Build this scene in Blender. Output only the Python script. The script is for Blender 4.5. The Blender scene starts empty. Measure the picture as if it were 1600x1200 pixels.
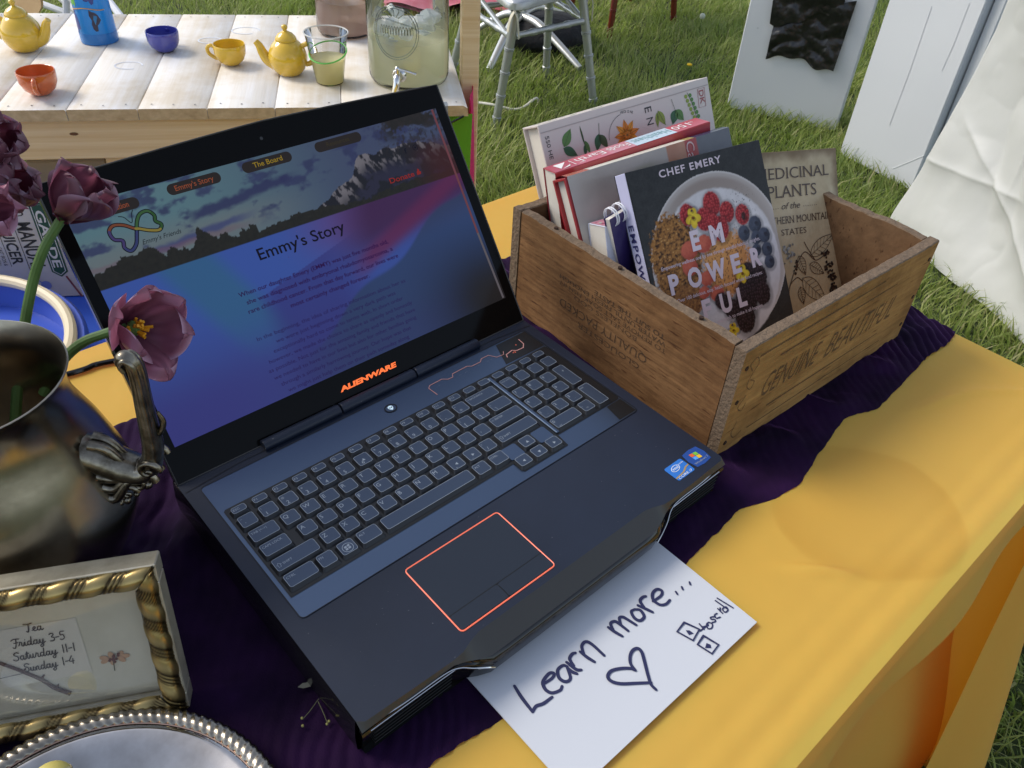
import bpy, math, random
import numpy as np
from mathutils import Vector, Matrix
random.seed(7); RNG = np.random.default_rng(7)
SC = bpy.context.scene
PI = math.pi

# ------------------------------------------------------------------ camera, sky, sun, exposure
cam_d = bpy.data.cameras.new('camera'); cam = bpy.data.objects.new('camera', cam_d)
SC.collection.objects.link(cam); SC.camera = cam
CR = np.array([[0.74624, -0.66356, 0.05290], [-0.39627, -0.50670, -0.76565], [0.53486, 0.55040, -0.64107]])
CC = np.array([-.3315, -.2564, .5397])
cm = Matrix.Identity(4)
for i in range(3):
    cm[i][0] = CR[0][i]; cm[i][1] = -CR[1][i]; cm[i][2] = -CR[2][i]; cm[i][3] = CC[i]
cam.matrix_world = cm
cam_d.sensor_width = 36; cam_d.sensor_fit = 'HORIZONTAL'; cam_d.lens = 28.60
cam_d.clip_start = .01; cam_d.clip_end = 500
cam_d.dof.use_dof = True; cam_d.dof.focus_distance = .72; cam_d.dof.aperture_fstop = 60

EXPO = .50
SUN = Vector((-.38, .62, .68)).normalized()
elev = math.asin(SUN.z); azim = math.atan2(SUN.x, SUN.y)
W = bpy.data.worlds.new('World'); SC.world = W; W.use_nodes = True
wn = W.node_tree; bg = wn.nodes['Background']
sky = wn.nodes.new('ShaderNodeTexSky'); sky.sky_type = 'NISHITA'; sky.sun_disc = False
sky.sun_elevation = elev; sky.sun_rotation = azim; sky.air_density = 1.0; sky.dust_density = 1.2; sky.ozone_density = 1.2
hs = wn.nodes.new('ShaderNodeHueSaturation'); hs.inputs['Saturation'].default_value = .64; wn.links.new(sky.outputs[0], hs.inputs['Color']); wn.links.new(hs.outputs[0], bg.inputs[0]); bg.inputs[1].default_value = .15
sl = bpy.data.lights.new('sun', 'SUN'); sl.energy = 1.8; sl.angle = math.radians(24); sl.color = (1, .93, .82)
so = bpy.data.objects.new('sun', sl); SC.collection.objects.link(so)
so.rotation_euler = SUN.to_track_quat('Z', 'Y').to_euler()
SC.view_settings.view_transform = 'Standard'; SC.view_settings.look = 'None'
SC.view_settings.exposure = EXPO; SC.view_settings.gamma = 1

# ------------------------------------------------------------------ helpers: noise, frames
def _h(ix, iy, s):
    n = (ix.astype(np.int64) * 374761393 + iy.astype(np.int64) * 668265263 + s * 1442695041) & 0xffffffff
    n = ((n ^ (n >> 13)) * 1274126177) & 0xffffffff
    return ((n ^ (n >> 16)) & 0xffff) / 65535.0
def vn(x, y, s=0):
    x = np.asarray(x, float); y = np.asarray(y, float)
    ix = np.floor(x); iy = np.floor(y); fx = x - ix; fy = y - iy
    fx = fx * fx * (3 - 2 * fx); fy = fy * fy * (3 - 2 * fy)
    a = _h(ix, iy, s); b = _h(ix + 1, iy, s); c = _h(ix, iy + 1, s); d = _h(ix + 1, iy + 1, s)
    return (a * (1 - fx) + b * fx) * (1 - fy) + (c * (1 - fx) + d * fx) * fy
def fbm(x, y, s=0, o=4):
    t = 0; a = .5; f = 1
    for i in range(o):
        t = t + a * vn(np.asarray(x) * f, np.asarray(y) * f, s + i * 17); a *= .5; f *= 2.03
    return t / (1 - .5 ** o)
def mixc(a, b, t):
    t = np.clip(np.asarray(t, float), 0, 1)[..., None]
    return np.asarray(a) * (1 - t) + np.asarray(b) * t
def cells(x, y, s=0):
    x = np.asarray(x, float); y = np.asarray(y, float); ix = np.floor(x); iy = np.floor(y); d1 = np.full(np.shape(x), 9.)
    for i in (-1, 0, 1):
        for j in (-1, 0, 1):
            jx = ix + i + .15 + .7 * _h(ix + i, iy + j, s); jy = iy + j + .15 + .7 * _h(ix + i, iy + j, s + 7); d1 = np.minimum(d1, np.hypot(x - jx, y - jy))
    return d1
def sst(e0, e1, x):
    t = np.clip((x - e0) / (e1 - e0), 0, 1); return t * t * (3 - 2 * t)
def lin(r, g, b):
    return tuple(((c / 255) / 12.92 if c / 255 < .04045 else ((c / 255 + .055) / 1.055) ** 2.4) for c in (r, g, b))
def mat4(o, x, y, z):
    m = Matrix.Identity(4)
    for i in range(3):
        m[i][0] = x[i]; m[i][1] = y[i]; m[i][2] = z[i]; m[i][3] = o[i]
    return m
def pose(o, a, t, r):
    """local X along the width, Y to the back, Z up the face; leaned back by t, rolled by r"""
    b = np.array([-math.sin(a), math.cos(a), 0]); u = np.array([math.cos(a), math.sin(a), 0]); z = np.array([0, 0, 1.])
    v = math.cos(t) * z + math.sin(t) * b; n = math.cos(t) * b - math.sin(t) * z
    u2 = math.cos(r) * u + math.sin(r) * v; v2 = -math.sin(r) * u + math.cos(r) * v
    return mat4(o, u2, n, v2)
def ray(u, v, d):
    """a point seen at pixel (u, v) of the photograph, d metres deep: used once to measure where things stand"""
    return CC + d * (CR.T @ np.array([(u - 800) / 1271.15, (v - 600) / 1271.15, 1]))
def smooth_pts(P, n=6, closed=False):
    P = np.array(P, float)
    if len(P) < 3: return P
    Q = np.vstack([P[-1:], P, P[:2]]) if closed else np.vstack([2 * P[:1] - P[1:2], P, 2 * P[-1:] - P[-2:-1]])
    out = []
    for i in range(1, len(Q) - 2):
        p0, p1, p2, p3 = Q[i - 1:i + 3]
        for k in range(n):
            t = k / n
            out.append(.5 * ((2 * p1) + (-p0 + p2) * t + (2 * p0 - 5 * p1 + 4 * p2 - p3) * t * t + (-p0 + 3 * p1 - 3 * p2 + p3) * t ** 3))
    if not closed: out.append(Q[-2])
    return np.array(out)

# ------------------------------------------------------------------ helpers: mesh builder
_tc = {}
def text_geo(s, off=0., shear=0., space=1.):
    k = (s, off, shear, space)
    if k not in _tc:
        cu = bpy.data.curves.new('lettering', 'FONT'); cu.body = s; cu.size = 1; cu.offset = off; cu.shear = shear
        cu.space_character = space; cu.resolution_u = 3
        o = bpy.data.objects.new('lettering', cu); SC.collection.objects.link(o)
        me = bpy.data.meshes.new_from_object(o)
        v = np.array([x.co[:2] for x in me.vertices]) if len(me.vertices) else np.zeros((0, 2))
        f = [tuple(p.vertices) for p in me.polygons]
        bpy.data.objects.remove(o); bpy.data.curves.remove(cu); bpy.data.meshes.remove(me)
        _tc[k] = (v, f)
    return _tc[k]
CAP = None
class MB:
    def __init__(s): s.v = []; s.f = []; s.m = []; s.c = []; s.n = 0; s.hascol = False
    def add(s, V, F, m=0, col=None):
        V = np.asarray(V, float).reshape(-1, 3); b = s.n
        s.v.append(V); s.n += len(V)
        s.f += [tuple(int(i) + b for i in f) for f in F]; s.m += [m] * len(F)
        if col is None: s.c.append(np.ones((len(V), 3)) * .5)
        else:
            s.hascol = True; col = np.asarray(col, float)
            s.c.append(np.broadcast_to(col, (len(V), 3)) if col.ndim == 1 else col.reshape(-1, 3))
        return s
    def box(s, x0, x1, y0, y1, z0, z1, b=0., m=0, M=None):
        if b <= 0:
            V = [(x, y, z) for x in (x0, x1) for y in (y0, y1) for z in (z0, z1)]
            F = [(0, 1, 3, 2), (4, 6, 7, 5), (0, 4, 5, 1), (2, 3, 7, 6), (0, 2, 6, 4), (1, 5, 7, 3)]
        else:
            V = []; ix = {}
            for i in (0, 1):
                for j in (0, 1):
                    for k in (0, 1):
                        c = [(x0, x1)[i], (y0, y1)[j], (z0, z1)[k]]; sg = [1 - 2 * i, 1 - 2 * j, 1 - 2 * k]
                        for a in range(3):
                            p = [c[q] + sg[q] * b for q in range(3)]; p[a] = c[a]
                            ix[(i, j, k, a)] = len(V); V.append(p)
            F = []
            for a in range(3):
                o1, o2 = [q for q in range(3) if q != a]
                for e in (0, 1):
                    q = []
                    for (p1, p2) in ((0, 0), (1, 0), (1, 1), (0, 1)):
                        t = [0, 0, 0]; t[a] = e; t[o1] = p1; t[o2] = p2; q.append(ix[(*t, a)])
                    F.append(tuple(q))
                for p1 in (0, 1):
                    for p2 in (0, 1):
                        t0 = [0, 0, 0]; t0[o1] = p1; t0[o2] = p2; t1 = list(t0); t1[a] = 1
                        F.append((ix[(*t0, o1)], ix[(*t0, o2)], ix[(*t1, o2)], ix[(*t1, o1)]))
            for i in (0, 1):
                for j in (0, 1):
                    for k in (0, 1): F.append(tuple(ix[(i, j, k, a)] for a in range(3)))
        V = np.array(V, float)
        if M is not None: V = np.array([list(M @ Vector(p)) for p in V])
        return s.add(V, F, m)
    def grid(s, X, m=0, col=None, wrapu=False):
        nu, nv = X.shape[:2]; I = np.arange(nu * nv).reshape(nu, nv); F = []
        if wrapu: I = np.vstack([I, I[:1]])
        a = I[:-1, :-1].ravel(); b = I[1:, :-1].ravel(); c = I[1:, 1:].ravel(); d = I[:-1, 1:].ravel()
        return s.add(X.reshape(-1, 3), list(zip(a.tolist(), b.tolist(), c.tolist(), d.tolist())), m, None if col is None else col)
    def tube(s, P, r, n=8, m=0, closed=False, flat=1., caps=True, up=None):
        P = np.array(P, float); k = len(P); r = np.broadcast_to(np.asarray(r, float), (k,))
        T = np.roll(P, -1, 0) - np.roll(P, 1, 0) if closed else np.gradient(P, axis=0)
        T /= np.linalg.norm(T, axis=1)[:, None] + 1e-12
        u = np.array(up, float) if up is not None else (np.array([0, 0, 1.]) if abs(T[0][2]) < .9 else np.array([1., 0, 0]))
        rings = []
        for i in range(k):
            if up is not None: u = np.array(up, float)
            u = u - T[i] * (u @ T[i]); u /= np.linalg.norm(u) + 1e-12; w = np.cross(T[i], u)
            a = np.arange(n) * 2 * PI / n
            rings.append(P[i] + r[i] * (np.cos(a)[:, None] * u * flat + np.sin(a)[:, None] * w))
        V = np.array(rings); F = []
        for i in range(k if closed else k - 1):
            j = (i + 1) % k
            for q in range(n): F.append((i * n + q, i * n + (q + 1) % n, j * n + (q + 1) % n, j * n + q))
        if not closed and caps: F += [tuple(range(n))[::-1], tuple(range((k - 1) * n, k * n))]
        return s.add(V.reshape(-1, 3), F, m)
    def lathe(s, prof, n=32, m=0, o=(0, 0, 0), axis=None, fn=None):
        a = np.arange(n) * 2 * PI / n; X = np.zeros((n, len(prof), 3))
        for j, (r, z) in enumerate(prof):
            X[:, j, 0] = r * np.cos(a); X[:, j, 1] = r * np.sin(a); X[:, j, 2] = z
        if fn is not None: X = fn(X, a)
        if axis is not None:
            q = Vector((0, 0, 1)).rotation_difference(Vector(axis)).to_matrix(); X = X @ np.array(q).T
        return s.grid(X + np.array(o), m, wrapu=True)
    def ball(s, c, r, n=10, m=0, col=None):
        r = np.broadcast_to(np.asarray(r, float), (3,)); a = np.arange(n) * 2 * PI / n; p = np.linspace(0, PI, n // 2 + 1)
        X = np.stack([np.outer(np.cos(a), np.sin(p)), np.outer(np.sin(a), np.sin(p)), np.outer(np.ones(n), np.cos(p))], -1) * r + np.array(c)
        return s.grid(X, m, col, wrapu=True)
    # flat work in a frame F = (origin, U, V)
    def fl(s, P2, F, h=0.):
        O, U, V = (np.array(q, float) for q in F); N = np.cross(U, V); P2 = np.asarray(P2, float)
        return O + P2[:, :1] * U + P2[:, 1:2] * V + h * N
    def poly(s, P2, F, m=0, h=0., col=None): return s.add(s.fl(P2, F, h), [tuple(range(len(P2)))], m, col)
    def disc(s, c, r, F, m=0, h=0., n=16, ry=None, rot=0, col=None):
        a = np.arange(n) * 2 * PI / n; x = r * np.cos(a); y = (ry or r) * np.sin(a)
        return s.poly(np.stack([c[0] + x * math.cos(rot) - y * math.sin(rot), c[1] + x * math.sin(rot) + y * math.cos(rot)], 1), F, m, h, col)
    def prism(s, P2, F, h0, h1, m=0):
        a = s.fl(P2, F, h0); b = s.fl(P2, F, h1); n = len(P2)
        return s.add(np.vstack([a, b]), [tuple(range(n))[::-1], tuple(range(n, 2 * n))] + [(i, (i + 1) % n, n + (i + 1) % n, n + i) for i in range(n)], m)
    def stroke(s, P2, w, F, m=0, h=0., sm=5, closed=False, caps=True):
        P = smooth_pts(P2, sm, closed) if sm > 1 else np.array(P2, float)
        w = np.broadcast_to(np.asarray(w, float), (len(P),))
        T = np.roll(P, -1, 0) - np.roll(P, 1, 0) if closed else np.gradient(P, axis=0)
        T /= np.linalg.norm(T, axis=1)[:, None] + 1e-12; N = np.stack([-T[:, 1], T[:, 0]], 1)
        L = P + N * w[:, None] / 2; Rr = P - N * w[:, None] / 2; k = len(P)
        fs = [(i, (i + 1) % k, k + (i + 1) % k, k + i) for i in range(k if closed else k - 1)]
        s.ns = getattr(s, 'ns', 0) + 1; h = h + (s.ns % 24) * 1.6e-5; rise = np.linspace(0, 1.2e-5, k)   # crossing strokes never share a plane
        V_ = s.fl(np.vstack([L, Rr]), F, h); N_ = np.cross(np.array(F[1], float), np.array(F[2], float)); V_ = V_ + np.concatenate([rise, rise])[:, None] * N_
        s.add(V_, fs, m)
        if caps and not closed:
            for e, sg in ((0, -1), (k - 1, 1)):
                a = np.linspace(-PI / 2, PI / 2, 6)
                s.poly(P[e] + w[e] / 2 * (np.cos(a)[:, None] * T[e] * sg + np.sin(a)[:, None] * N[e]), F, m, h - 4e-6 + (1.2e-5 if e else 0))
        return s
    def text(s, t, x0, x1, y, cap, F, m=0, h=0., off=0., shear=0., space=1., align='fit'):
        global CAP
        if CAP is None: CAP = text_geo('H')[0][:, 1].max()
        v, f = text_geo(t, off, shear, space)
        if not len(v): return s
        a, b = v[:, 0].min(), v[:, 0].max(); sy = cap / CAP
        if x1 is None: sx = sy; x1 = x0 + (b - a) * sx
        else: sx = (x1 - x0) / (b - a)
        if align == 'c': x0 -= (x1 - x0) / 2
        P = np.stack([x0 + (v[:, 0] - a) * sx, y + v[:, 1] * sy], 1)
        return s.add(s.fl(P, F, h), f, m)
    def rrect(s, x0, x1, y0, y1, r, n=4):
        P = []
        for cx, cy, a0 in ((x1 - r, y1 - r, 0), (x0 + r, y1 - r, PI / 2), (x0 + r, y0 + r, PI), (x1 - r, y0 + r, 1.5 * PI)):
            for k in range(n + 1):
                a = a0 + k * PI / 2 / n; P.append((cx + r * math.cos(a), cy + r * math.sin(a)))
        return P
WM = {}
def tagit(o, label=None, cat=None, group=None, kind=None):
    if label: o['label'] = label
    if cat: o['category'] = cat
    if group: o['group'] = group
    if kind: o['kind'] = kind
    return o
def thing(name, label, cat, M=(0, 0, 0), group=None):
    o = bpy.data.objects.new(name, None); SC.collection.objects.link(o); o.empty_display_size = .02
    M = Matrix.Translation(Vector(M)) if not isinstance(M, Matrix) else M
    o.matrix_world = M; WM[o.name] = M
    return tagit(o, label, cat, group)
def part(name, mb, mats, parent=None, ang=35, local=False, label=None, loc=(0, 0, 0), flat=False):
    me = bpy.data.meshes.new(name); V = np.vstack(mb.v)
    M = WM[parent.name] if parent is not None else Matrix.Translation(Vector(loc))
    if not local:
        I = np.array(M.inverted()); V = V @ I[:3, :3].T + I[:3, 3]
    me.from_pydata(V.tolist(), [], mb.f)
    mats = mats if isinstance(mats, (list, tuple)) else [mats]
    for q in mats: me.materials.append(q)
    if len(mats) > 1: me.polygons.foreach_set('material_index', mb.m)
    if mb.hascol:
        ca = me.color_attributes.new('Col', 'FLOAT_COLOR', 'POINT'); C = np.vstack(mb.c)
        ca.data.foreach_set('color', np.hstack([C, np.ones((len(C), 1))]).astype(np.float32).ravel())
    me.update()
    if not flat:
        me.polygons.foreach_set('use_smooth', [True] * len(me.polygons)); me.set_sharp_from_angle(angle=math.radians(ang))
    o = bpy.data.objects.new(name, me); SC.collection.objects.link(o)
    if parent is not None:
        o.parent = parent
    else: o.matrix_world = M
    WM[o.name] = M
    if label: o['label'] = label
    return o
def solo(name, mb, mats, label, cat, loc=(0, 0, 0), group=None, kind=None, **k):
    return tagit(part(name, mb, mats, None, loc=loc, **k), label, cat, group, kind)

# ------------------------------------------------------------------ helpers: materials
def mk(name, col, rough=.5, metal=0., spec=.5, var=None, bump=None, vcol=False, sheen=None, coat=None, trl=None, emit=None, ior=None, vmul=None, alpha=None):
    """var = (scale xyz, detail, dark, light colour[, contrast]); bump = (scale xyz, strength, distance)"""
    m = bpy.data.materials.new(name); m.use_nodes = True; nt = m.node_tree; N = nt.nodes; L = nt.links
    b = N['Principled BSDF']; out = N['Material Output']
    b.inputs['Roughness'].default_value = rough; b.inputs['Metallic'].default_value = metal
    b.inputs['Specular IOR Level'].default_value = spec
    if ior: b.inputs['IOR'].default_value = ior
    src = None
    def tex(sc):
        t = N.new('ShaderNodeTexCoord'); mp = N.new('ShaderNodeMapping'); mp.inputs['Scale'].default_value = sc
        L.new(t.outputs['Object'], mp.inputs[0]); return mp.outputs[0]
    if col is not None: b.inputs['Base Color'].default_value = (*col, 1)
    if vcol:
        a = N.new('ShaderNodeAttribute'); a.attribute_name = 'Col'; src = a.outputs['Color']
    if var:
        no = N.new('ShaderNodeTexNoise'); no.inputs['Scale'].default_value = 1; no.inputs['Detail'].default_value = var[1]
        no.inputs['Roughness'].default_value = .6
        L.new(tex(var[0]), no.inputs['Vector']); rp = N.new('ShaderNodeValToRGB')
        w = var[4] if len(var) > 4 else .2
        rp.color_ramp.elements[0].position = .5 - w; rp.color_ramp.elements[0].color = (*var[2], 1)
        rp.color_ramp.elements[1].position = .5 + w; rp.color_ramp.elements[1].color = (*var[3], 1)
        L.new(no.outputs['Fac'], rp.inputs[0])
        if src is not None:
            mx = N.new('ShaderNodeMix'); mx.data_type = 'RGBA'; mx.blend_type = 'MULTIPLY'; mx.inputs[0].default_value = 1
            L.new(src, mx.inputs[6]); L.new(rp.outputs[0], mx.inputs[7]); src = mx.outputs[2]
        else: src = rp.outputs[0]
    if src is not None: L.new(src, b.inputs['Base Color'])
    if bump:
        bs = bump if isinstance(bump, list) else [bump]; prev = None
        for q in bs:
            no = N.new('ShaderNodeTexNoise'); no.inputs['Scale'].default_value = 1; no.inputs['Detail'].default_value = 4
            L.new(tex(q[0]), no.inputs['Vector']); bp = N.new('ShaderNodeBump'); bp.inputs['Strength'].default_value = q[1]; bp.inputs['Distance'].default_value = q[2]
            L.new(no.outputs['Fac'], bp.inputs['Height'])
            if prev is not None: L.new(prev, bp.inputs['Normal'])
            prev = bp.outputs[0]
        L.new(prev, b.inputs['Normal'])
    if sheen: b.inputs['Sheen Weight'].default_value = sheen[0]; b.inputs['Sheen Tint'].default_value = (*sheen[1], 1); b.inputs['Sheen Roughness'].default_value = sheen[2]
    if coat: b.inputs['Coat Weight'].default_value = coat[0]; b.inputs['Coat Roughness'].default_value = coat[1]
    if emit:
        b.inputs['Emission Strength'].default_value = emit[1]
        if emit[0] is None: L.new(src, b.inputs['Emission Color']); b.inputs['Base Color'].default_value = (0.01, .01, .01, 1); [L.remove(l) for l in list(b.inputs['Base Color'].links)]
        else: b.inputs['Emission Color'].default_value = (*emit[0], 1)
    if trl:
        t = N.new('ShaderNodeBsdfTranslucent'); t.inputs[0].default_value = (*trl[1], 1); mx = N.new('ShaderNodeMixShader'); mx.inputs[0].default_value = trl[0]
        L.new(b.outputs[0], mx.inputs[1]); L.new(t.outputs[0], mx.inputs[2]); L.new(mx.outputs[0], out.inputs[0])
    if alpha:   # (amount of clear see-through, tint)
        t = N.new('ShaderNodeBsdfTransparent'); t.inputs[0].default_value = (*alpha[1], 1); mx = N.new('ShaderNodeMixShader'); mx.inputs[0].default_value = alpha[0]
        s0 = out.inputs[0].links[0].from_socket
        L.new(s0, mx.inputs[1]); L.new(t.outputs[0], mx.inputs[2]); L.new(mx.outputs[0], out.inputs[0])
    return m
def clear_glass(name, tint=(1, 1, 1), refl=1.0):
    m = bpy.data.materials.new(name); m.use_nodes = True; nt = m.node_tree; N = nt.nodes; L = nt.links; N.remove(N['Principled BSDF'])
    t = N.new('ShaderNodeBsdfTransparent'); t.inputs[0].default_value = (*tint, 1)
    g = N.new('ShaderNodeBsdfGlossy'); g.inputs['Roughness'].default_value = .03
    lw = N.new('ShaderNodeFresnel'); lw.inputs[0].default_value = 1.5; mx = N.new('ShaderNodeMixShader')
    mu = N.new('ShaderNodeMath'); mu.operation = 'MULTIPLY'; mu.inputs[1].default_value = refl
    L.new(lw.outputs[0], mu.inputs[0]); L.new(mu.outputs[0], mx.inputs[0]); L.new(t.outputs[0], mx.inputs[1]); L.new(g.outputs[0], mx.inputs[2]); L.new(mx.outputs[0], N['Material Output'].inputs[0])
    return m

# ------------------------------------------------------------------ ground and grass
GZ = -.79; TZ = -.047
m_soil = mk('lawn_soil', (.05, .07, .02), .95, var=((9, 9, 9), 6, (.025, .035, .012), (.07, .10, .03)), bump=((60, 60, 60), .8, .02))
g = MB(); g.grid(np.array([[(x, y, GZ) for y in np.linspace(-150, 150, 31)] for x in np.linspace(-150, 150, 31)]))
solo('ground', g, m_soil, None, None, kind='structure')

def grass():
    pts = []
    N0 = 900000
    x = RNG.uniform(-.6, 8, N0); y = RNG.uniform(-1.0, 6.8, N0)
    q = (np.stack([x, y, np.full(N0, GZ + .03)], 1) - CC) @ CR.T
    u = 800 + 1271 * q[:, 0] / q[:, 2]; v = 600 + 1271 * q[:, 1] / q[:, 2]
    ok = (q[:, 2] > .4) & (u > -420) & (u < 2050) & (v > -170) & (v < 1650)
    ok &= ~((x < .64) & (y > -.2) & (y < .56))
    dens = np.clip(1.25 - q[:, 2] * .12, .42, 1) * (.35 + 1.15 * fbm(x * 7, y * 7, 3)) * (.6 + .4 * sst(.36, .5, fbm(x * 2.4, y * 2.4, 77)))
    ok &= RNG.random(N0) < dens * .85
    x = x[ok]; y = y[ok]; n = len(x)
    cl = fbm(x * 5, y * 5, 5); big = fbm(x * .9, y * .9, 9, 3)
    h = (.028 + .072 * RNG.random(n) ** 1.7) * (.5 + 1.0 * cl); wd = RNG.uniform(.0016, .0042, n)
    a = RNG.uniform(0, 2 * PI, n) ; flow = fbm(x * 2.2, y * 2.2, 21) * 4 * PI
    ld = np.where(RNG.random(n) < .6, flow + RNG.normal(0, .7, n), a); ln = RNG.uniform(.2, 1.15, n) * h
    lx = np.cos(ld) * ln; ly = np.sin(ld) * ln; wx = -np.sin(a) * wd; wy = np.cos(a) * wd
    V = np.zeros((n, 7, 3)); tt = [0, .4, .75, 1]
    for k, t in enumerate(tt):
        cx = x + lx * t ** 1.9; cy = y + ly * t ** 1.9; cz = GZ + h * (t - .25 * t * t * (ln / h)); s = (1 - t ** 1.5)
        if k < 3:
            V[:, 2 * k] = np.stack([cx - wx * s, cy - wy * s, cz], 1); V[:, 2 * k + 1] = np.stack([cx + wx * s, cy + wy * s, cz], 1)
        else: V[:, 6] = np.stack([cx, cy, cz], 1)
    base = np.arange(n) * 7
    quads = np.stack([base[:, None] + np.array([0, 1, 3, 2]), base[:, None] + np.array([2, 3, 5, 4])], 1).reshape(-1)
    tris = (base[:, None] + np.array([4, 5, 6])).reshape(-1)
    me = bpy.data.meshes.new('grass'); me.vertices.add(n * 7); me.vertices.foreach_set('co', V.ravel().astype(np.float32))
    me.loops.add(len(quads) + len(tris)); me.loops.foreach_set('vertex_index', np.concatenate([quads, tris]).astype(np.int32))
    me.polygons.add(3 * n)
    st = np.concatenate([np.arange(2 * n) * 4, 8 * n + np.arange(n) * 3]).astype(np.int32)
    me.polygons.foreach_set('loop_start', st)
    c = RNG.random(n); col = mixc((.18, .24, .06), (.45, .46, .15), np.clip(c * .7 + (big - .4) * 1.2, 0, 1))
    straw = RNG.random(n) < .13 + .9 * np.clip(big - .5, 0, 1); col[straw] = mixc((.28, .29, .10), (.42, .38, .20), RNG.random(straw.sum()))
    C = np.repeat(col[:, None, :], 7, 1).copy(); C = np.concatenate([C, np.ones((n, 7, 1))], 2)
    ca = me.color_attributes.new('Col', 'FLOAT_COLOR', 'POINT'); ca.data.foreach_set('color', C.astype(np.float32).ravel())
    me.update(calc_edges=True); me.materials.append(mk('grass_blade', None, .45, spec=.35, vcol=True, trl=(.40, (.30, .42, .08))))
    o = bpy.data.objects.new('grass', me); SC.collection.objects.link(o); o['kind'] = 'stuff'; o['label'] = 'unmown green lawn grass with straw blades between the chairs and boards'; o['category'] = 'grass'
grass()

# ------------------------------------------------------------------ table under the yellow cloth
m_yel = mk('yellow_satin', (.62, .37, .09), .45, spec=.25, sheen=(.15, (1, .85, .5), .4), trl=(.46, (.90, .27, .01)), bump=[((900, 900, 900), .10, .0004), ((7, 5, 6), .25, .02), ((26, 34, 30), .16, .004)], var=((2.5, 3.5, 2), 3, (.76, .60, .105), (.84, .68, .145), .3))
def stain(m, c, r):
    nt = m.node_tree; N = nt.nodes; L = nt.links; b = N['Principled BSDF']; src = b.inputs['Base Color'].links[0].from_socket
    t = N.new('ShaderNodeTexCoord'); mp = N.new('ShaderNodeMapping'); mp.inputs['Location'].default_value = (-c[0], -c[1], 0); mp.inputs['Scale'].default_value = (1, 1, 0); L.new(t.outputs['Object'], mp.inputs[0])
    no = N.new('ShaderNodeTexNoise'); no.inputs['Scale'].default_value = 9; L.new(t.outputs['Object'], no.inputs['Vector'])
    ln = N.new('ShaderNodeVectorMath'); ln.operation = 'LENGTH'; L.new(mp.outputs[0], ln.inputs[0]); ad = N.new('ShaderNodeMath'); ad.operation = 'MULTIPLY_ADD'; ad.inputs[1].default_value = .03; L.new(no.outputs['Fac'], ad.inputs[0]); L.new(ln.outputs['Value'], ad.inputs[2])
    rp = N.new('ShaderNodeValToRGB'); e = rp.color_ramp.elements; e[0].position = r * .8; e[0].color = (.93, .92, .90, 1); e[1].position = r + .018; e[1].color = (1, 1, 1, 1); q = e.new(r + .012); q.color = (.87, .85, .80, 1); L.new(ad.outputs[0], rp.inputs[0])
    mx = N.new('ShaderNodeMix'); mx.data_type = 'RGBA'; mx.blend_type = 'MULTIPLY'; mx.inputs[0].default_value = 1; L.new(src, mx.inputs[6]); L.new(rp.outputs[0], mx.inputs[7]); L.new(mx.outputs[2], b.inputs['Base Color'])
stain(m_yel, (.305 + .3, -.11 - .18), .092)
m_gwood = mk('white_tabletop', (.75, .74, .70), .6)
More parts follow.
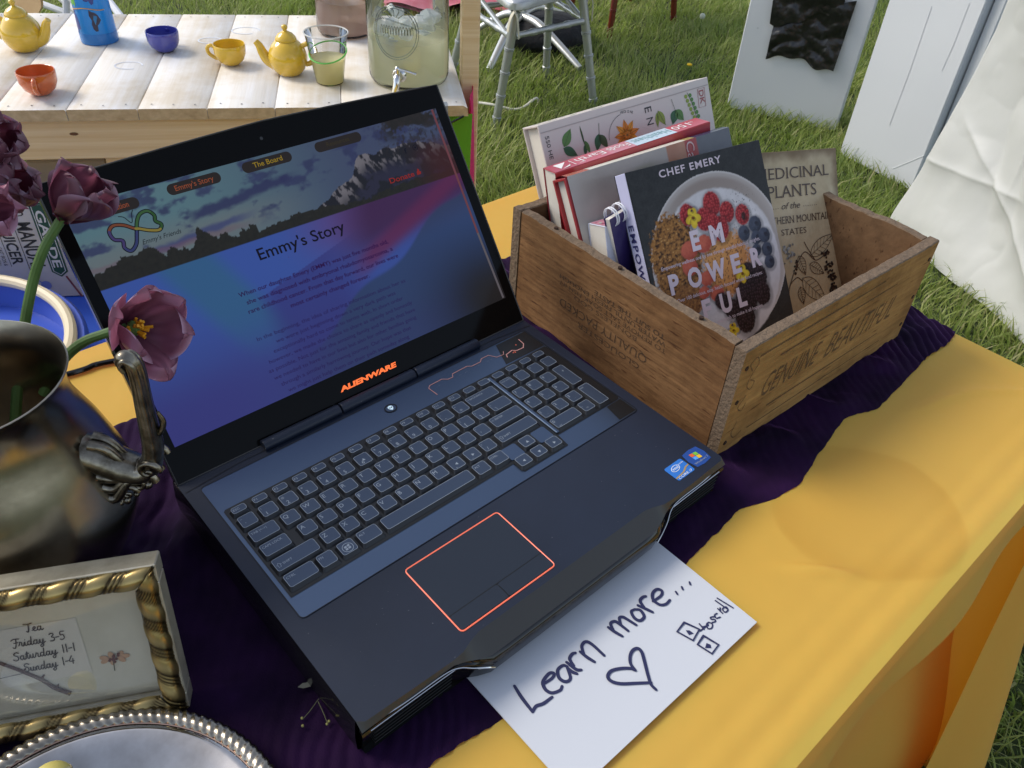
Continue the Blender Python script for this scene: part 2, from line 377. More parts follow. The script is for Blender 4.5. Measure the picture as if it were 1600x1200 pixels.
def cloth_table():
    t = thing('covered_table', 'long table under a yellow satin cloth that hangs down to the grass', 'table', (-.3, .18, GZ))
    x0, x1, y0, y1 = -1.15, .672, -.209, .592; r = .006
    # perimeter with rounded corners, anticlockwise; n points, outward normal
    per = []; nor = []
    for cx, cy, a0 in ((x1 - r, y0 + r, -PI / 2), (x1 - r, y1 - r, 0), (x0 + r, y1 - r, PI / 2), (x0 + r, y0 + r, PI)):
        for k in range(7):
            a = a0 + k * PI / 12; per.append((cx + r * math.cos(a), cy + r * math.sin(a))); nor.append((math.cos(a), math.sin(a)))
    P = []; Nn = []; seg = len(per)
    for i in range(seg):
        p, q = np.array(per[i]), np.array(per[(i + 1) % seg]); d = np.linalg.norm(q - p); n = max(1, int(d / .0055))
        for k in range(n):
            P.append(p + (q - p) * k / n); m = np.array(nor[i]) * (1 - k / n) + np.array(nor[(i + 1) % seg]) * k / n; Nn.append(m / np.linalg.norm(m))
    P = np.array(P); Nn = np.array(Nn); n = len(P); s = np.concatenate([[0], np.cumsum(np.linalg.norm(np.diff(P, axis=0), axis=1))])
    cb = MB(); rings = []
    def zt(X): return TZ + .006 * np.exp(-((X[:, 0] - .204) * .75 + (X[:, 1] + .124) * .66) ** 2 / .006 ** 2 - ((X[:, 0] - .204) * .66 - (X[:, 1] + .124) * .75) ** 2 / .03 ** 2) + .0022 * np.exp(-((X[:, 0] - .56) * .5 + (X[:, 1] + .10) * .86 + .01 * np.sin(X[:, 0] * 30)) ** 2 / .006 ** 2) * sst(.45, .55, X[:, 0]) + .0012 * (fbm(X[:, 0] * 9, X[:, 1] * 14, 2) - .5) + .0007 * sst(.10, 0, X[:, 1] + .209) * (np.sin(X[:, 1] * 260 + 2 * fbm(X[:, 0] * 3, X[:, 1], 4)) + fbm(X[:, 0] * 6, X[:, 1] * 50, 8))
    for d in [.36] + list(np.linspace(.33, .008, 130)) + [.003]:
        Q = P - Nn * d; c = np.clip(Q, [x0 + d, y0 + d], [x1 - d, y1 - d]); rings.append(np.column_stack([c, zt(c)]))
    top = np.array(rings).transpose(1, 0, 2); rim = P.copy(); cb.grid(np.concatenate([top, np.column_stack([rim, np.full(n, TZ)])[:, None]], 1), wrapu=True); cb.add(top[:, 0], [tuple(range(n))])
    fr = (P[:, 1] < y0 + .0015); i1 = int(np.argmax(fr[8:])) + 8 if fr[8:].any() else n; side = np.arange(0, i1 + 1) % n; frt = np.concatenate([np.arange(i1, n), [0]])
    cor = [np.array(q) for q in ((x1, y1), (x0, y1), (x0, y0))]
    def drop(hs, idx, full):
        R_ = []
        for h in hs:
            f = h / .72; Q = P[idx]; sN = Nn[idx]; ss = s[idx]
            cl = sum(np.exp(-((Q - q) ** 2).sum(1) / .16 ** 2) for q in cor); wave = .5 + .5 * np.sin(ss * 2 * PI / .33 + 1.4 * np.sin(ss * 3.1) + 2.2 * f) + .5 * fbm(ss * 5, ss * 0 + f * 2, 6)
            o = .004 * min(1, h / .004) + ((.012 + .055 * wave + .13 * cl) * sst(0, 1, f) * .9 + .02 * f if full else .010 * sst(0, .05, h) + .006 * np.sin(ss * 21) * h / .05)
            if full: o = o * (1 - .75 * np.exp(-((Q[:, 1] - y0) / .25) ** 2) * (Q[:, 0] > 0))
            Z = TZ - .002 * min(1, h / .004) - h + .004 * f * np.sin(ss * 9); V = np.column_stack([Q + sN * o[:, None], Z])
            if full:
                k = np.exp(-((Q[:, 1] - y0) / .16) ** 2) * (Q[:, 0] > 0); V[:, 1] -= k * .142 * f ** 1.1; V[:, 0] -= .050 * k * f ** 1.3
                m = np.linspace(1, 0, 9)[:-1, None]; fl = V[0] + m * np.array([-.115 * f ** 1.15 + .012 * math.sin(f * 9) * f, .060 * f ** 1.1, .008 * f]) + np.hstack([0 * m, -.010 * np.sin(m * PI * 1.5) * f, 0 * m]); V = np.vstack([fl, V])
            R_.append(V)
        return np.array(R_).transpose(1, 0, 2)
    cb.grid(drop([0, .004, .012] + list(np.linspace(.03, .72, 26)), side, True)); cb.grid(drop(list(np.linspace(0, .046, 9)), frt, False))
    xs_ = np.linspace(x0 + .01, x1 - .004, 150); hs = [.004, .02] + list(np.linspace(.04, .73, 22)); FD = np.zeros((150, len(hs), 3))
    for j, h in enumerate(hs):
        f = h / .72; wv = np.sin(xs_ * 2 * PI / .27 + 1.2 * np.sin(xs_ * 4) + 1.5 * f); FD[:, j] = np.column_stack([xs_, y0 + .010 + .020 * f + .008 * wv * f - .100 * sst(.45, 1, f) * sst(.34, .58, xs_), np.full(150, TZ - h)])
    cb.grid(FD)
    part('tablecloth', cb, m_yel, t, ang=50)
    b = MB(); b.box(x0 + .01, x1 - .01, y0 + .01, y1 - .01, TZ - .03, TZ - .004, .003); part('tabletop', b, m_gwood, t)
    for x in (x0 + .12, x1 - .30):
        for y in (y0 + .16, y1 - .12):
            b = MB(); b.tube([(x, y, GZ), (x, y, TZ - .03)], .014, 10); part('leg', b, m_gwood, t)
cloth_table()

# ------------------------------------------------------------------ purple velvet runner
m_vel = mk('purple_velvet', (.012, .004, .022), .8, spec=.08, sheen=(.28, (.42, .16, .62), .30), bump=((700, 700, 700), .5, .0008), var=((14, 14, 14), 3, (.006, .002, .011), (.022, .006, .036)))
def smooth_yf(xs, fx, fy):
    y = np.interp(xs, fx, fy); k = np.hanning(15); k /= k.sum(); return np.convolve(np.pad(y, 7, mode='edge'), k, 'valid')
def velvet():
    fx = np.array([-1.0, -.3, -.173, -.163, -.125, -.113, -.05, .05, .113, .17, .206, .249, .284, .344, .409, .454, .485, .517, .594, .64, .70])
    fy = np.array([-.05, -.03, -.036, -.035, -.04, -.042, -.04, -.04, -.039, -.034, -.030, -.046, -.049, -.036, -.024, -.040, -.038, -.035, -.029, -.033, -.022])
    xs = np.linspace(-.95, .694, 760); nv = 210
    yf = smooth_yf(xs, fx, fy) + .0030 * (fbm(xs * 90, xs * 0, 12) - .5); yb = .452 + .012 * np.sin(xs * 9) - .03 * sst(.3, .7, xs)
    t = np.linspace(0, 1, nv)[None, :]; X = np.repeat(xs[:, None], nv, 1); Y = yf[:, None] * (1 - t) + yb[:, None] * t
    ph = (X * .83 - Y * .56) * 2 * PI / .0105 + 26 * fbm(X * 6, Y * 6, 31) + 5 * fbm(X * 28, Y * 28, 32)
    amp = .25 + .75 * sst(.35, .6, fbm(X * 6, Y * 6, 33)) + .4 * sst(.45, .65, X)
    cr = fbm(X * 40, Y * 40, 35) - .5
    Z = TZ + .0012 + .0019 * amp * np.abs(np.sin(ph / 2)) + .0014 * np.abs(cr)
    e = np.minimum(t * 1., 1 - t) * np.abs(yb - yf)[:, None]; Z = np.where(e < .004, Z - .001 * (1 - e / .004), Z)
    swell = .012 * np.exp(-((X + .22) / .05) ** 2 - ((Y - .30) / .10) ** 2) * (.5 + np.sin(ph / 5)) * .5
    Z = Z + np.clip(swell, 0, .01)
    rg = 1 - np.abs(2 * fbm(X * 11 + Y * 5, Y * 8 - X * 3, 38, 3) - 1); msk = sst(.0, .03, Y + .03) * (1 - .9 * sst(-.12, -.15, X) * sst(.26, .2, Y)) * (1 - sst(.15, .12, np.abs(X)) * sst(.05, .02, Y)); Z = TZ + (Z - TZ) * (1 - .62 * sst(.135, .115, np.abs(X)) * sst(.04, .01, Y)); Z = Z + .0065 * np.clip(rg - .72, 0, .3) / .28 * msk
    far = sst(.672, .694, X); Z = Z - .03 * far; X = X - .012 * far * far
    v = MB(); v.grid(np.stack([X, Y, Z], -1))
    o = thing('velvet_runner', 'crinkled dark purple velvet runner lying under the laptop and crate', 'cloth', (0, .2, TZ))
    part('velvet', v, m_vel, o, ang=180)
    f = MB()
    for k in range(26):
        y = -.02 + k * .017 + random.uniform(-.004, .004); L = random.uniform(.02, .05); x = .676
        f.tube([(x, y, TZ - .004), (x + .012, y - .004, TZ - .014), (x + .013 + random.uniform(0, .008), y - random.uniform(0, .01), TZ - .014 - L)], [.0014, .0016, .0022], 5)
    part('fringe', f, m_vel, o)
velvet()

# ------------------------------------------------------------------ laptop
m_deck = mk('soft_black_rubber', (.012, .014, .021), .44, spec=.42, var=((9, 9, 9), 6, (.008, .012, .024), (.012, .018, .036)))
def dust(m, sc=420., amt=.775, c=(.13, .13, .14)):
    nt = m.node_tree; N = nt.nodes; L = nt.links; b = N['Principled BSDF']; src = b.inputs['Base Color'].links[0].from_socket
    t = N.new('ShaderNodeTexCoord'); no = N.new('ShaderNodeTexNoise'); no.inputs['Scale'].default_value = sc; no.inputs['Detail'].default_value = 1; L.new(t.outputs['Object'], no.inputs['Vector'])
    rp = N.new('ShaderNodeValToRGB'); rp.color_ramp.elements[0].position = amt; rp.color_ramp.elements[1].position = amt + .03; L.new(no.outputs['Fac'], rp.inputs[0])
    mx = N.new('ShaderNodeMix'); mx.data_type = 'RGBA'; L.new(rp.outputs[0], mx.inputs[0]); L.new(src, mx.inputs[6]); mx.inputs[7].default_value = (*c, 1); L.new(mx.outputs[2], b.inputs['Base Color'])
    n2 = N.new('ShaderNodeTexNoise'); n2.inputs['Scale'].default_value = 14; n2.inputs['Detail'].default_value = 6; L.new(t.outputs['Object'], n2.inputs['Vector']); mr = N.new('ShaderNodeMapRange'); mr.inputs[3].default_value = .36; mr.inputs[4].default_value = .52; L.new(n2.outputs['Fac'], mr.inputs[0]); L.new(mr.outputs[0], b.inputs['Roughness'])
dust(m_deck)
m_body = mk('gloss_black', (.006, .006, .007), .12, spec=.5)
m_grey = mk('dark_grey_trim', (.035, .034, .032), .38)
m_panel = mk('anodised_panel', (.10, .135, .20), .30, metal=.9, spec=.6)
m_well = mk('key_well', (.004, .004, .004), .35)
m_key = mk('key_black', (.055, .075, .115), .34, metal=.6, spec=.6)
m_kside = mk('key_side', (.010, .011, .014), .4)
m_leg = mk('key_legend', (.26, .30, .35), .5, emit=((.5, .58, .68), .03))
m_chr = mk('chrome', (.75, .74, .72), .12, metal=1)
m_red = mk('lit_red_line', (.8, .15, .08), .4, emit=((1, .22, .14), .26))
m_glass = mk('black_bezel', (.0045, .0042, .004), .10, spec=.12)
m_org = mk('lit_orange_letters', (.8, .15, .03), .5, emit=((1, .16, .03), .65))
lap = thing('laptop', 'open black gaming laptop with lit keyboard showing a web page', 'laptop', (0, .15, -.043))
FZ = (np.array([0, 0, 0.]), np.array([1., 0, 0]), np.array([0, 1., 0]))
def deck_frame(z): return (np.array([0, 0, z]), FZ[1], FZ[2])
def laptop_base():
    # body: lofted front fascia, then the tub
    xs = [-.205, -.2, -.16, -.125, -.115, -.105, -.095, -.08, 0, .08, .095, .105, .115, .125, .16, .2, .205]
    body = MB(); prof = []
    for x in xs:
        w = sst(.128, .092, abs(x)); c = .004 if abs(x) > .2035 else 0
        n0 = .0045 * sst(.121, .094, abs(x)) - .0025 * sst(.20, .13, abs(x)) * (1 - sst(.121, .094, abs(x)))
        A = np.array([(n0 + c, 0), (-.003, -.006), (.001, -.0075), (.001, -.0095), (-.002, -.0105), (-.003, -.013), (.001, -.034), (.006, -.043)])
        B = np.array([(n0, 0), (-.012, -.0125), (-.014, -.014), (-.015, -.016), (-.0155, -.018), (-.0155, -.021), (-.012, -.036), (-.002, -.043)])
        prof.append([(x, p[0], p[1]) for p in A * (1 - w) + B * w])
    X = np.array(prof); F1 = MB(); F1.grid(X[:, 1:]); part('front_bumper', F1, m_body, lap, ang=30)
    F2 = MB(); F2.grid(X[:, :2]); part('front_lip', F2, m_grey, lap, ang=40)
    tub = MB(); n = len(xs)
    O = [(-.205, .290), (-.205, .004)]; Q = [(.205, .004), (.205, .290)]
    for (xa, sgn) in ((-.205, -1), (.205, 1)):
        Y = np.array([.004, .006, .02, .15, .285, .292]); Z = [0, -.002, -.02, -.038, -.043]; off = [0, .0008, .0022, .0016, -.004]
        tub.grid(np.array([[(xa + sgn * o, y, z) for z, o in zip(Z, off)] for y in Y]))
    tub.grid(np.array([[(x, .292, z) for z in (0, -.043)] for x in (-.205, .205)]))
    tub.poly([(-.203, 0.0), (.203, 0.0), (.203, .292), (-.203, .292)], deck_frame(-.0428))
    part('chassis', tub, m_body, lap)
    dk = MB(); nb = [(x, X[i, 0, 1]) for i, x in enumerate(xs)]
    dk.poly(nb + [(.205, .289), (.2035, .292), (-.2035, .292), (-.205, .289)], deck_frame(0))
    part('palm_rest', dk, m_deck, lap, flat=True)
    # chrome strips and vent lines on the two front wings
    for sgn in (-1, 1):
        gr = MB()
        a = [(sgn * x, y, z) for x, y, z in ((.203, -.0005, -.0062), (.17, -.0034, -.0064), (.135, -.004, -.0066), (.122, -.006, -.009), (.112, -.011, -.0135), (.102, -.0146, -.0185), (.095, -.0160, -.024))]
        gr.tube(smooth_pts(a, 5), .0007, 6); gr.tube([(sgn * x, y, z) for x, y, z in ((.198, -.0026, -.0118), (.15, -.0032, -.0118), (.130, -.0036, -.0118), (.124, -.0044, -.0105))], .0006, 6)
        part('chrome_trim', gr, m_chr, lap)
        gv = MB()
        for k in range(4): gv.box(min(sgn * .127, sgn * .196), max(sgn * .127, sgn * .196), -.004 + k * .0003, .001, -.0165 - k * .005, -.0155 - k * .005, .0002)
        part('speaker_grille', gv, m_well, lap)
    # keyboard panel and wells
    pn = MB(); R = pn.rrect(-.1915, .1915, .0975, .2685, .004); pn.prism(R, deck_frame(0), -.0008, .0004); part('keyboard_panel', pn, m_panel, lap, flat=True)
    we = MB(); we.poly([(-.1880, .1195), (.0425, .1195), (.0445, .1055), (.1005, .1055), (.1025, .1215), (.1640, .1215), (.1885, .1215), (.1905, .124), (.1905, .230), (.1885, .2325), (-.186, .2325), (-.188, .2305)], deck_frame(.0008)); part('key_well', we, m_well, lap, flat=True)
    sb = MB(); sb.box(.1025, .1062, .1235, .2275, .0009, .0026, .0006); part('divider_bar', sb, m_panel, lap)
    gl = MB(); gl.poly([(.135, .2345), (.1905, .2345), (.1905, .2665), (.148, .2665)], deck_frame(.0006)); part('gloss_inlay', gl, m_well, lap, flat=True); gl = MB(); gl.poly([(.166, .0990), (.190, .0990), (.190, .1205), (.170, .1205)], deck_frame(.0006)); part('gloss_inlay', gl, m_well, lap, flat=True)
    gv = MB(); gv.stroke([(-.203, .2715), (-.15, .2765), (.15, .2765), (.203, .2715)], .0007, deck_frame(.0004), sm=1); gv.stroke(R, .0006, deck_frame(.0007), sm=1, closed=True); part('panel_seam', gv, m_well, lap, flat=True)
laptop_base()
KEYN = [0]
def key(x, y, w, h, legends=(), blank=False, z=.0040):
    F = deck_frame(z); k = MB(); b = .0017; ti = .0016
    P0 = k.rrect(x - w / 2, x + w / 2, y - h / 2, y + h / 2, .0016, 2); P1 = k.rrect(x - w / 2 + ti * 1.15, x + w / 2 - ti * 1.15, y - h / 2 + ti * 1.7, y + h / 2 - ti * .5, .0018, 2)
    if blank: P1 = P0
    n = len(P0); V = np.vstack([k.fl(P0, deck_frame(.0009)), k.fl(P1, F)])
    k.add(V, [tuple(range(n, 2 * n))], 0); k.add(V, [(i, (i + 1) % n, n + (i + 1) % n, n + i) for i in range(n)], 2)
    if not blank:
        k.stroke(P1, .00036, F, 1, h=.00012, sm=1, closed=True)
        x0 = x - w / 2 + ti * 1.4; y1 = y + h / 2 - ti; x1 = x + w / 2 - ti; y0 = y - h / 2 + ti * 1.2
        for (t, c, px, py) in legends:
            if t == '^': k.poly([(x - .0016, y - .001), (x + .0016, y - .001), (x, y + .0018)], F, 1, .00012)
            elif t == 'v': k.poly([(x + .0016, y + .001), (x - .0016, y + .001), (x, y - .0018)], F, 1, .00012)
            elif t == '<': k.poly([(x + .001, y - .0016), (x + .001, y + .0016), (x - .0018, y)], F, 1, .00012)
            elif t == '>': k.poly([(x - .001, y + .0016), (x - .001, y - .0016), (x + .0018, y)], F, 1, .00012)
            elif t == 'WIN':
                k.stroke([(x + .0046 * math.cos(a), y + .0046 * math.sin(a)) for a in np.linspace(0, 2 * PI, 20)[:-1]], .0005, F, 1, .00012, 1, True)
                for i in (0, 1):
                    for j in (0, 1): k.poly([(x - .0026 + i * .0028, y - .0024 + j * .0026 + .0004 * i), (x - .0004 + i * .0028, y - .0022 + j * .0026 + .0004 * i), (x - .0003 + i * .0028, y - .0002 + j * .0026 + .0004 * i), (x - .0025 + i * .0028, y - .0004 + j * .0026 + .0004 * i)], F, 1, .00012)
            elif t == 'UPA': k.stroke([(x0 + .001, y + .0002), (x0 + .003, y + .0024), (x0 + .005, y + .0002), (x0 + .004, y + .0002), (x0 + .004, y - .002), (x0 + .002, y - .002), (x0 + .002, y + .0002)], .0004, F, 1, .00012, 1, True)
            else: k.text(t, x0 + px, None, y1 - py - c, c, F, 1, .00012, space=1.05)
    part('key', k, [m_key, m_leg, m_kside], lap, flat=True)
def keyboard():
    p = .01905; KW = .0172; KH = .0166
    rows = [.207, .1878, .1692, .1500, .1310]
    L1 = lambda c: [(c, .0040, .0010, .0012)]
    def two(a, b): return [(a, .0020, .0012, .0012), (b, .0038, .0030, .0072)]
    # top row
    fn = [('ESC',)] + [('F%d' % i,) for i in range(1, 13)]
    for i in range(15):
        x = -.1772 + i * (.0945 + .1772) / 14
        key(x, .2228, .0160, .0104, [('ESC', .0024, .0008, .001)] if i == 0 else ([('F%d' % i, .0024, .0008, .001), ('- -', .0012, .0016, .0050)] if i < 13 else [('- - -', .0012, .001, .002)]))
    nums = '`1234567890-='; sh = '~!@#$%^&*()_+'
    for i in range(13): key(-.1772 + i * p, rows[0], KW, KH, two(sh[i], nums[i]))
    key(.0790, rows[0], .0385, KH, [('< BACKSPACE', .0020, .001, .0015)])
    key(-.1726, rows[1], .0267, KH, [('TAB |<->|', .0022, .001, .0015)])
    for i, c in enumerate('QWERTYUIOP'): key(-.1482 + i * p, rows[1], KW, KH, L1(c))
    key(-.1482 + 10 * p, rows[1], KW, KH, two('{', '[')); key(-.1482 + 11 * p, rows[1], KW, KH, two('}', ']')); key(.0857, rows[1], .0262, KH, two('|', '\\'))
    key(-.1725, rows[2], .0268, KH, [('CAPS LOCK', .0022, .001, .0015)])
    for i, c in enumerate('ASDFGHJKL'): key(-.1430 + i * p, rows[2], KW, KH, L1(c))
    key(-.1430 + 9 * p, rows[2], KW, KH, two(':', ';')); key(-.1430 + 10 * p, rows[2], KW, KH, two('"', "'")); key(.0788, rows[2], .0395, KH, [('<- ENTER', .0022, .001, .0015)])
    key(-.1650, rows[3], .0415, KH, [('UPA', 0, 0, 0), ('SHIFT', .0022, .0062, .0056)])
    for i, c in enumerate('ZXCVBNM'): key(-.1333 + i * p, rows[3], KW, KH, L1(c))
    for i, (a, b) in enumerate((('<', ','), ('>', '.'), ('?', '/'))): key(-.1333 + (7 + i) * p, rows[3], KW, KH, two(a, b))
    key(.0738, rows[3], .0490, KH, [('UPA', 0, 0, 0), ('SHIFT', .0022, .0062, .0056)])
    key(-.1715, rows[4], .0290, KH, [('CTRL', .0022, .001, .0015)]); key(-.1480, rows[4], KW, KH, [('FN', .0022, .001, .0015)]); key(-.1289, rows[4], KW, KH, [('WIN', 0, 0, 0)])
    key(-.1075, rows[4], .0225, KH, [('ALT', .0022, .001, .0015)]); key(-.0452, rows[4], .0985, KH); key(.0145, rows[4], .0175, KH, [('ALT', .0022, .001, .0015)])
    key(.0348, rows[4], .0195, KH, [('CTRL', .0022, .001, .0015)])
    key(.0704, .1310, KW, .0150, [('^', 0, 0, 0)])
    for x, c in ((.0515, '<'), (.0706, 'v'), (.0898, '>')): key(x, .1143, KW, .0150, [(c, 0, 0, 0)])
    for i, x in enumerate((.1138, .1328, .1522, .1712)): key(x, .2228, .0160, .0104, [('- - -', .0012, .001, .002)])
    for i, (x, t) in enumerate(zip((.1138, .1328, .1522, .1712), ('NUM LOCK', '/', '*', '-'))): key(x, rows[0], KW, KH, [(t, .0014 if i == 0 else .0030, .001, .0015)])
    for r, row in enumerate(('789', '456', '123')):
        for i, c in enumerate(row): key(.1138 + i * .0192, rows[1 + r] - .0004, KW, KH, [(c, .0034, .0010, .0012), ('- -', .0012, .005, .008)])
    key(.1233, rows[4] + .0006, .0365, KH, [('0', .0034, .001, .0012), ('INS', .0014, .003, .010)]); key(.1522, rows[4] + .0006, KW, KH, [('.', .004, .001, .001), ('DEL', .0012, .004, .008)])
    key(.1712, (rows[1] + rows[2]) / 2, KW, .0352, [('+', .0036, .006, .006)]); key(.1712, (rows[3] + rows[4]) / 2, KW, .0355, [('ENT', .0016, .001, .0015)])
    for x in (.0524, .0898):
        b = MB(); b.prism(b.rrect(x - .0085, x + .0085, .1225, .1395, .002, 2), deck_frame(0), .0009, .0016); part('key_filler', b, m_panel, lap, flat=True)
keyboard()
def deck_details():
    # touchpad and its lit outline
    tp = MB(); Pp = tp.rrect(-.1055, -.0070, .0118, .0852, .003, 3)
    m_tp = mk('touchpad_surface', (.018, .024, .036), .34, metal=.2)
    tp.poly(Pp, deck_frame(.0004)); o = part('touchpad', tp, m_tp, lap, flat=True)
    for a, b in ((-.1047, -.0571), (-.0561, -.0078)):
        q = MB(); q.prism(q.rrect(a, b, .0128, .0278, .0015, 2), deck_frame(0), .0004, .0010); part('touchpad_button', q, m_tp, o, flat=True)
    gr = MB(); gr.stroke([(-.1050, .0284), (-.0075, .0284)], .0008, deck_frame(.0007), sm=1); gr.stroke([(-.0566, .0284), (-.0566, .0122)], .0008, deck_frame(.0007), sm=1); part('button_gap', gr, m_well, o, flat=True)
    ln = MB(); ln.tube(np.array([(x, y, .0004) for x, y in Pp]), .00062, 6, closed=True); part('touchpad_light', ln, m_red, lap)
    # power button: oval ring with the almond-eyed head
    pb = MB(); F = deck_frame(.0005); c = (-.001, .2525)
    pb.disc(c, .0062, F, 0, .0002, 24, ry=.0052); pb.stroke([(c[0] + .0062 * math.cos(a), c[1] + .0052 * math.sin(a)) for a in np.linspace(0, 2 * PI, 25)[:-1]], .0012, F, 1, .0005, 1, True)
    hd = [(-.0022, .0026), (0, .0034), (.0022, .0026), (.0028, .0006), (.0018, -.0018), (0, -.0036), (-.0018, -.0018), (-.0028, .0006)]
    pb.poly([(c[0] + x, c[1] + y) for x, y in hd], F, 2, .0007)
    for sg in (-1, 1): pb.disc((c[0] + sg * .0011, c[1] + .0002), .0011, F, 1, .0009, 10, ry=.0006, rot=sg * .7)
    part('power_button', pb, [m_panel, m_well, mk('button_light', (.55, .7, .8), .3, emit=((.6, .8, .9), .25))], lap, flat=True)
    # touch strip icons
    ic = MB(); F = deck_frame(.0008)
    m_ic = mk('strip_outline', (.4, .22, .2), .4, emit=((.8, .3, .25), .15))
    a = [(.0475, .2405), (.0465, .2535), (.0500, .2565), (.0660, .2570), (.0710, .2530), (.0770, .2525), (.0800, .2570), (.1000, .2575), (.1040, .2545), (.1160, .2545), (.1200, .2580), (.1300, .2580), (.1350, .2500), (.1440, .2490), (.1470, .2530)]
    ic.stroke(a, .0006, F, 0, 0, 1)
    ic.stroke([(.1440, .2430), (.1460, .2470), (.1560, .2490), (.1600, .2455), (.1690, .2450), (.1740, .2500), (.1750, .2590)], .0011, F, 0, 0, 1)
    for x in (.056, .084, .092, .110, .122, .126): ic.text('- -', x, None, .2500, .002, F, 1)
    for x, t in ((.1535, '<3'), (.1650, '+')): ic.text(t, x, None, .2520 if t == '+' else .2435, .0028, F, 2)
    part('touch_strip', ic, [m_ic, m_leg, m_red], lap, flat=True)
    # two stickers
    st = MB(); F = deck_frame(.0003); x0, x1, y0, y1 = .1475, .1715, .0080, .0265
    st.poly(st.rrect(x0, x1, y0, y1, .002, 3), F, 0); st.disc((.1575, .0205), .0058, F, 1, .0002, 20, ry=.0034, rot=.15); st.disc((.1575, .0205), .0051, F, 0, .0003, 20, ry=.0028, rot=.15)
    st.text('intel', .1537, .1612, .0192, .0030, F, 1, .0004, .01); st.text('inside', .1632, .1700, .0215, .0016, F, 1, .0002)
    st.poly([(x0, .0120), (.160, .0135), (.166, .0165), (x1, .0172), (x1, .0158), (.167, .0150), (.161, .0122), (x0, .0106)], F, 2, .0002)
    st.text('CORE i7', .1500, .1690, .0088, .0024, F, 1, .0003)
    part('chip_sticker', st, [mk('sticker_blue', (.03, .17, .55), .25), mk('sticker_white', (.75, .78, .82), .4), mk('sticker_tan', (.35, .25, .12), .4)], lap, flat=True)
    w = MB(); x0, x1, y0, y1 = .1745, .1970, .0085, .0275
    w.poly([(x0 + .001, y0), ((x0 + x1) / 2, y0 - .0012), (x1 - .001, y0), (x1 + .0008, (y0 + y1) / 2), (x1 - .001, y1), ((x0 + x1) / 2, y1 + .0012), (x0 + .001, y1), (x0 - .0008, (y0 + y1) / 2)], F, 0)
    for i, (dx, dy) in enumerate(((0, 0), (1, 0), (0, 1), (1, 1))):
        bx = .1812 + dx * .0048; by = .0156 + dy * .0044 - dx * .0005
        w.poly([(bx, by), (bx + .0043, by - .0006), (bx + .0043, by + .0033), (bx, by + .0040)], F, 1 + i, .0002)
    w.text('Windows 7', .1765, .1955, .0110, .0022, F, 5, .0003)
    part('system_sticker', w, [mk('navy_sticker', (.02, .07, .28), .25), mk('pane_blue', (.1, .35, .8), .3), mk('pane_yellow', (.8, .5, .03), .3), mk('pane_red', (.75, .14, .03), .3), mk('pane_green', (.2, .5, .05), .3), m_leg], lap, flat=True)
    for a, b in ((-.1245, -.0430), (-.0410, .0465), (.0485, .1320)):
        h = MB(); n = 14; X = np.array([[(x, .2795 + .0058 * math.cos(t), .0035 + .0052 * math.sin(t)) for t in np.linspace(-.6, PI + .6, n)] for x in (a, a + .0008, b - .0008, b)])
        X[0, :, 2] -= .0006; X[-1, :, 2] -= .0006; h.grid(X); h.add(X[0], [tuple(range(n))]); h.add(X[-1], [tuple(range(n))]); part('hinge', h, m_panel if False else m_deck, lap)
deck_details()

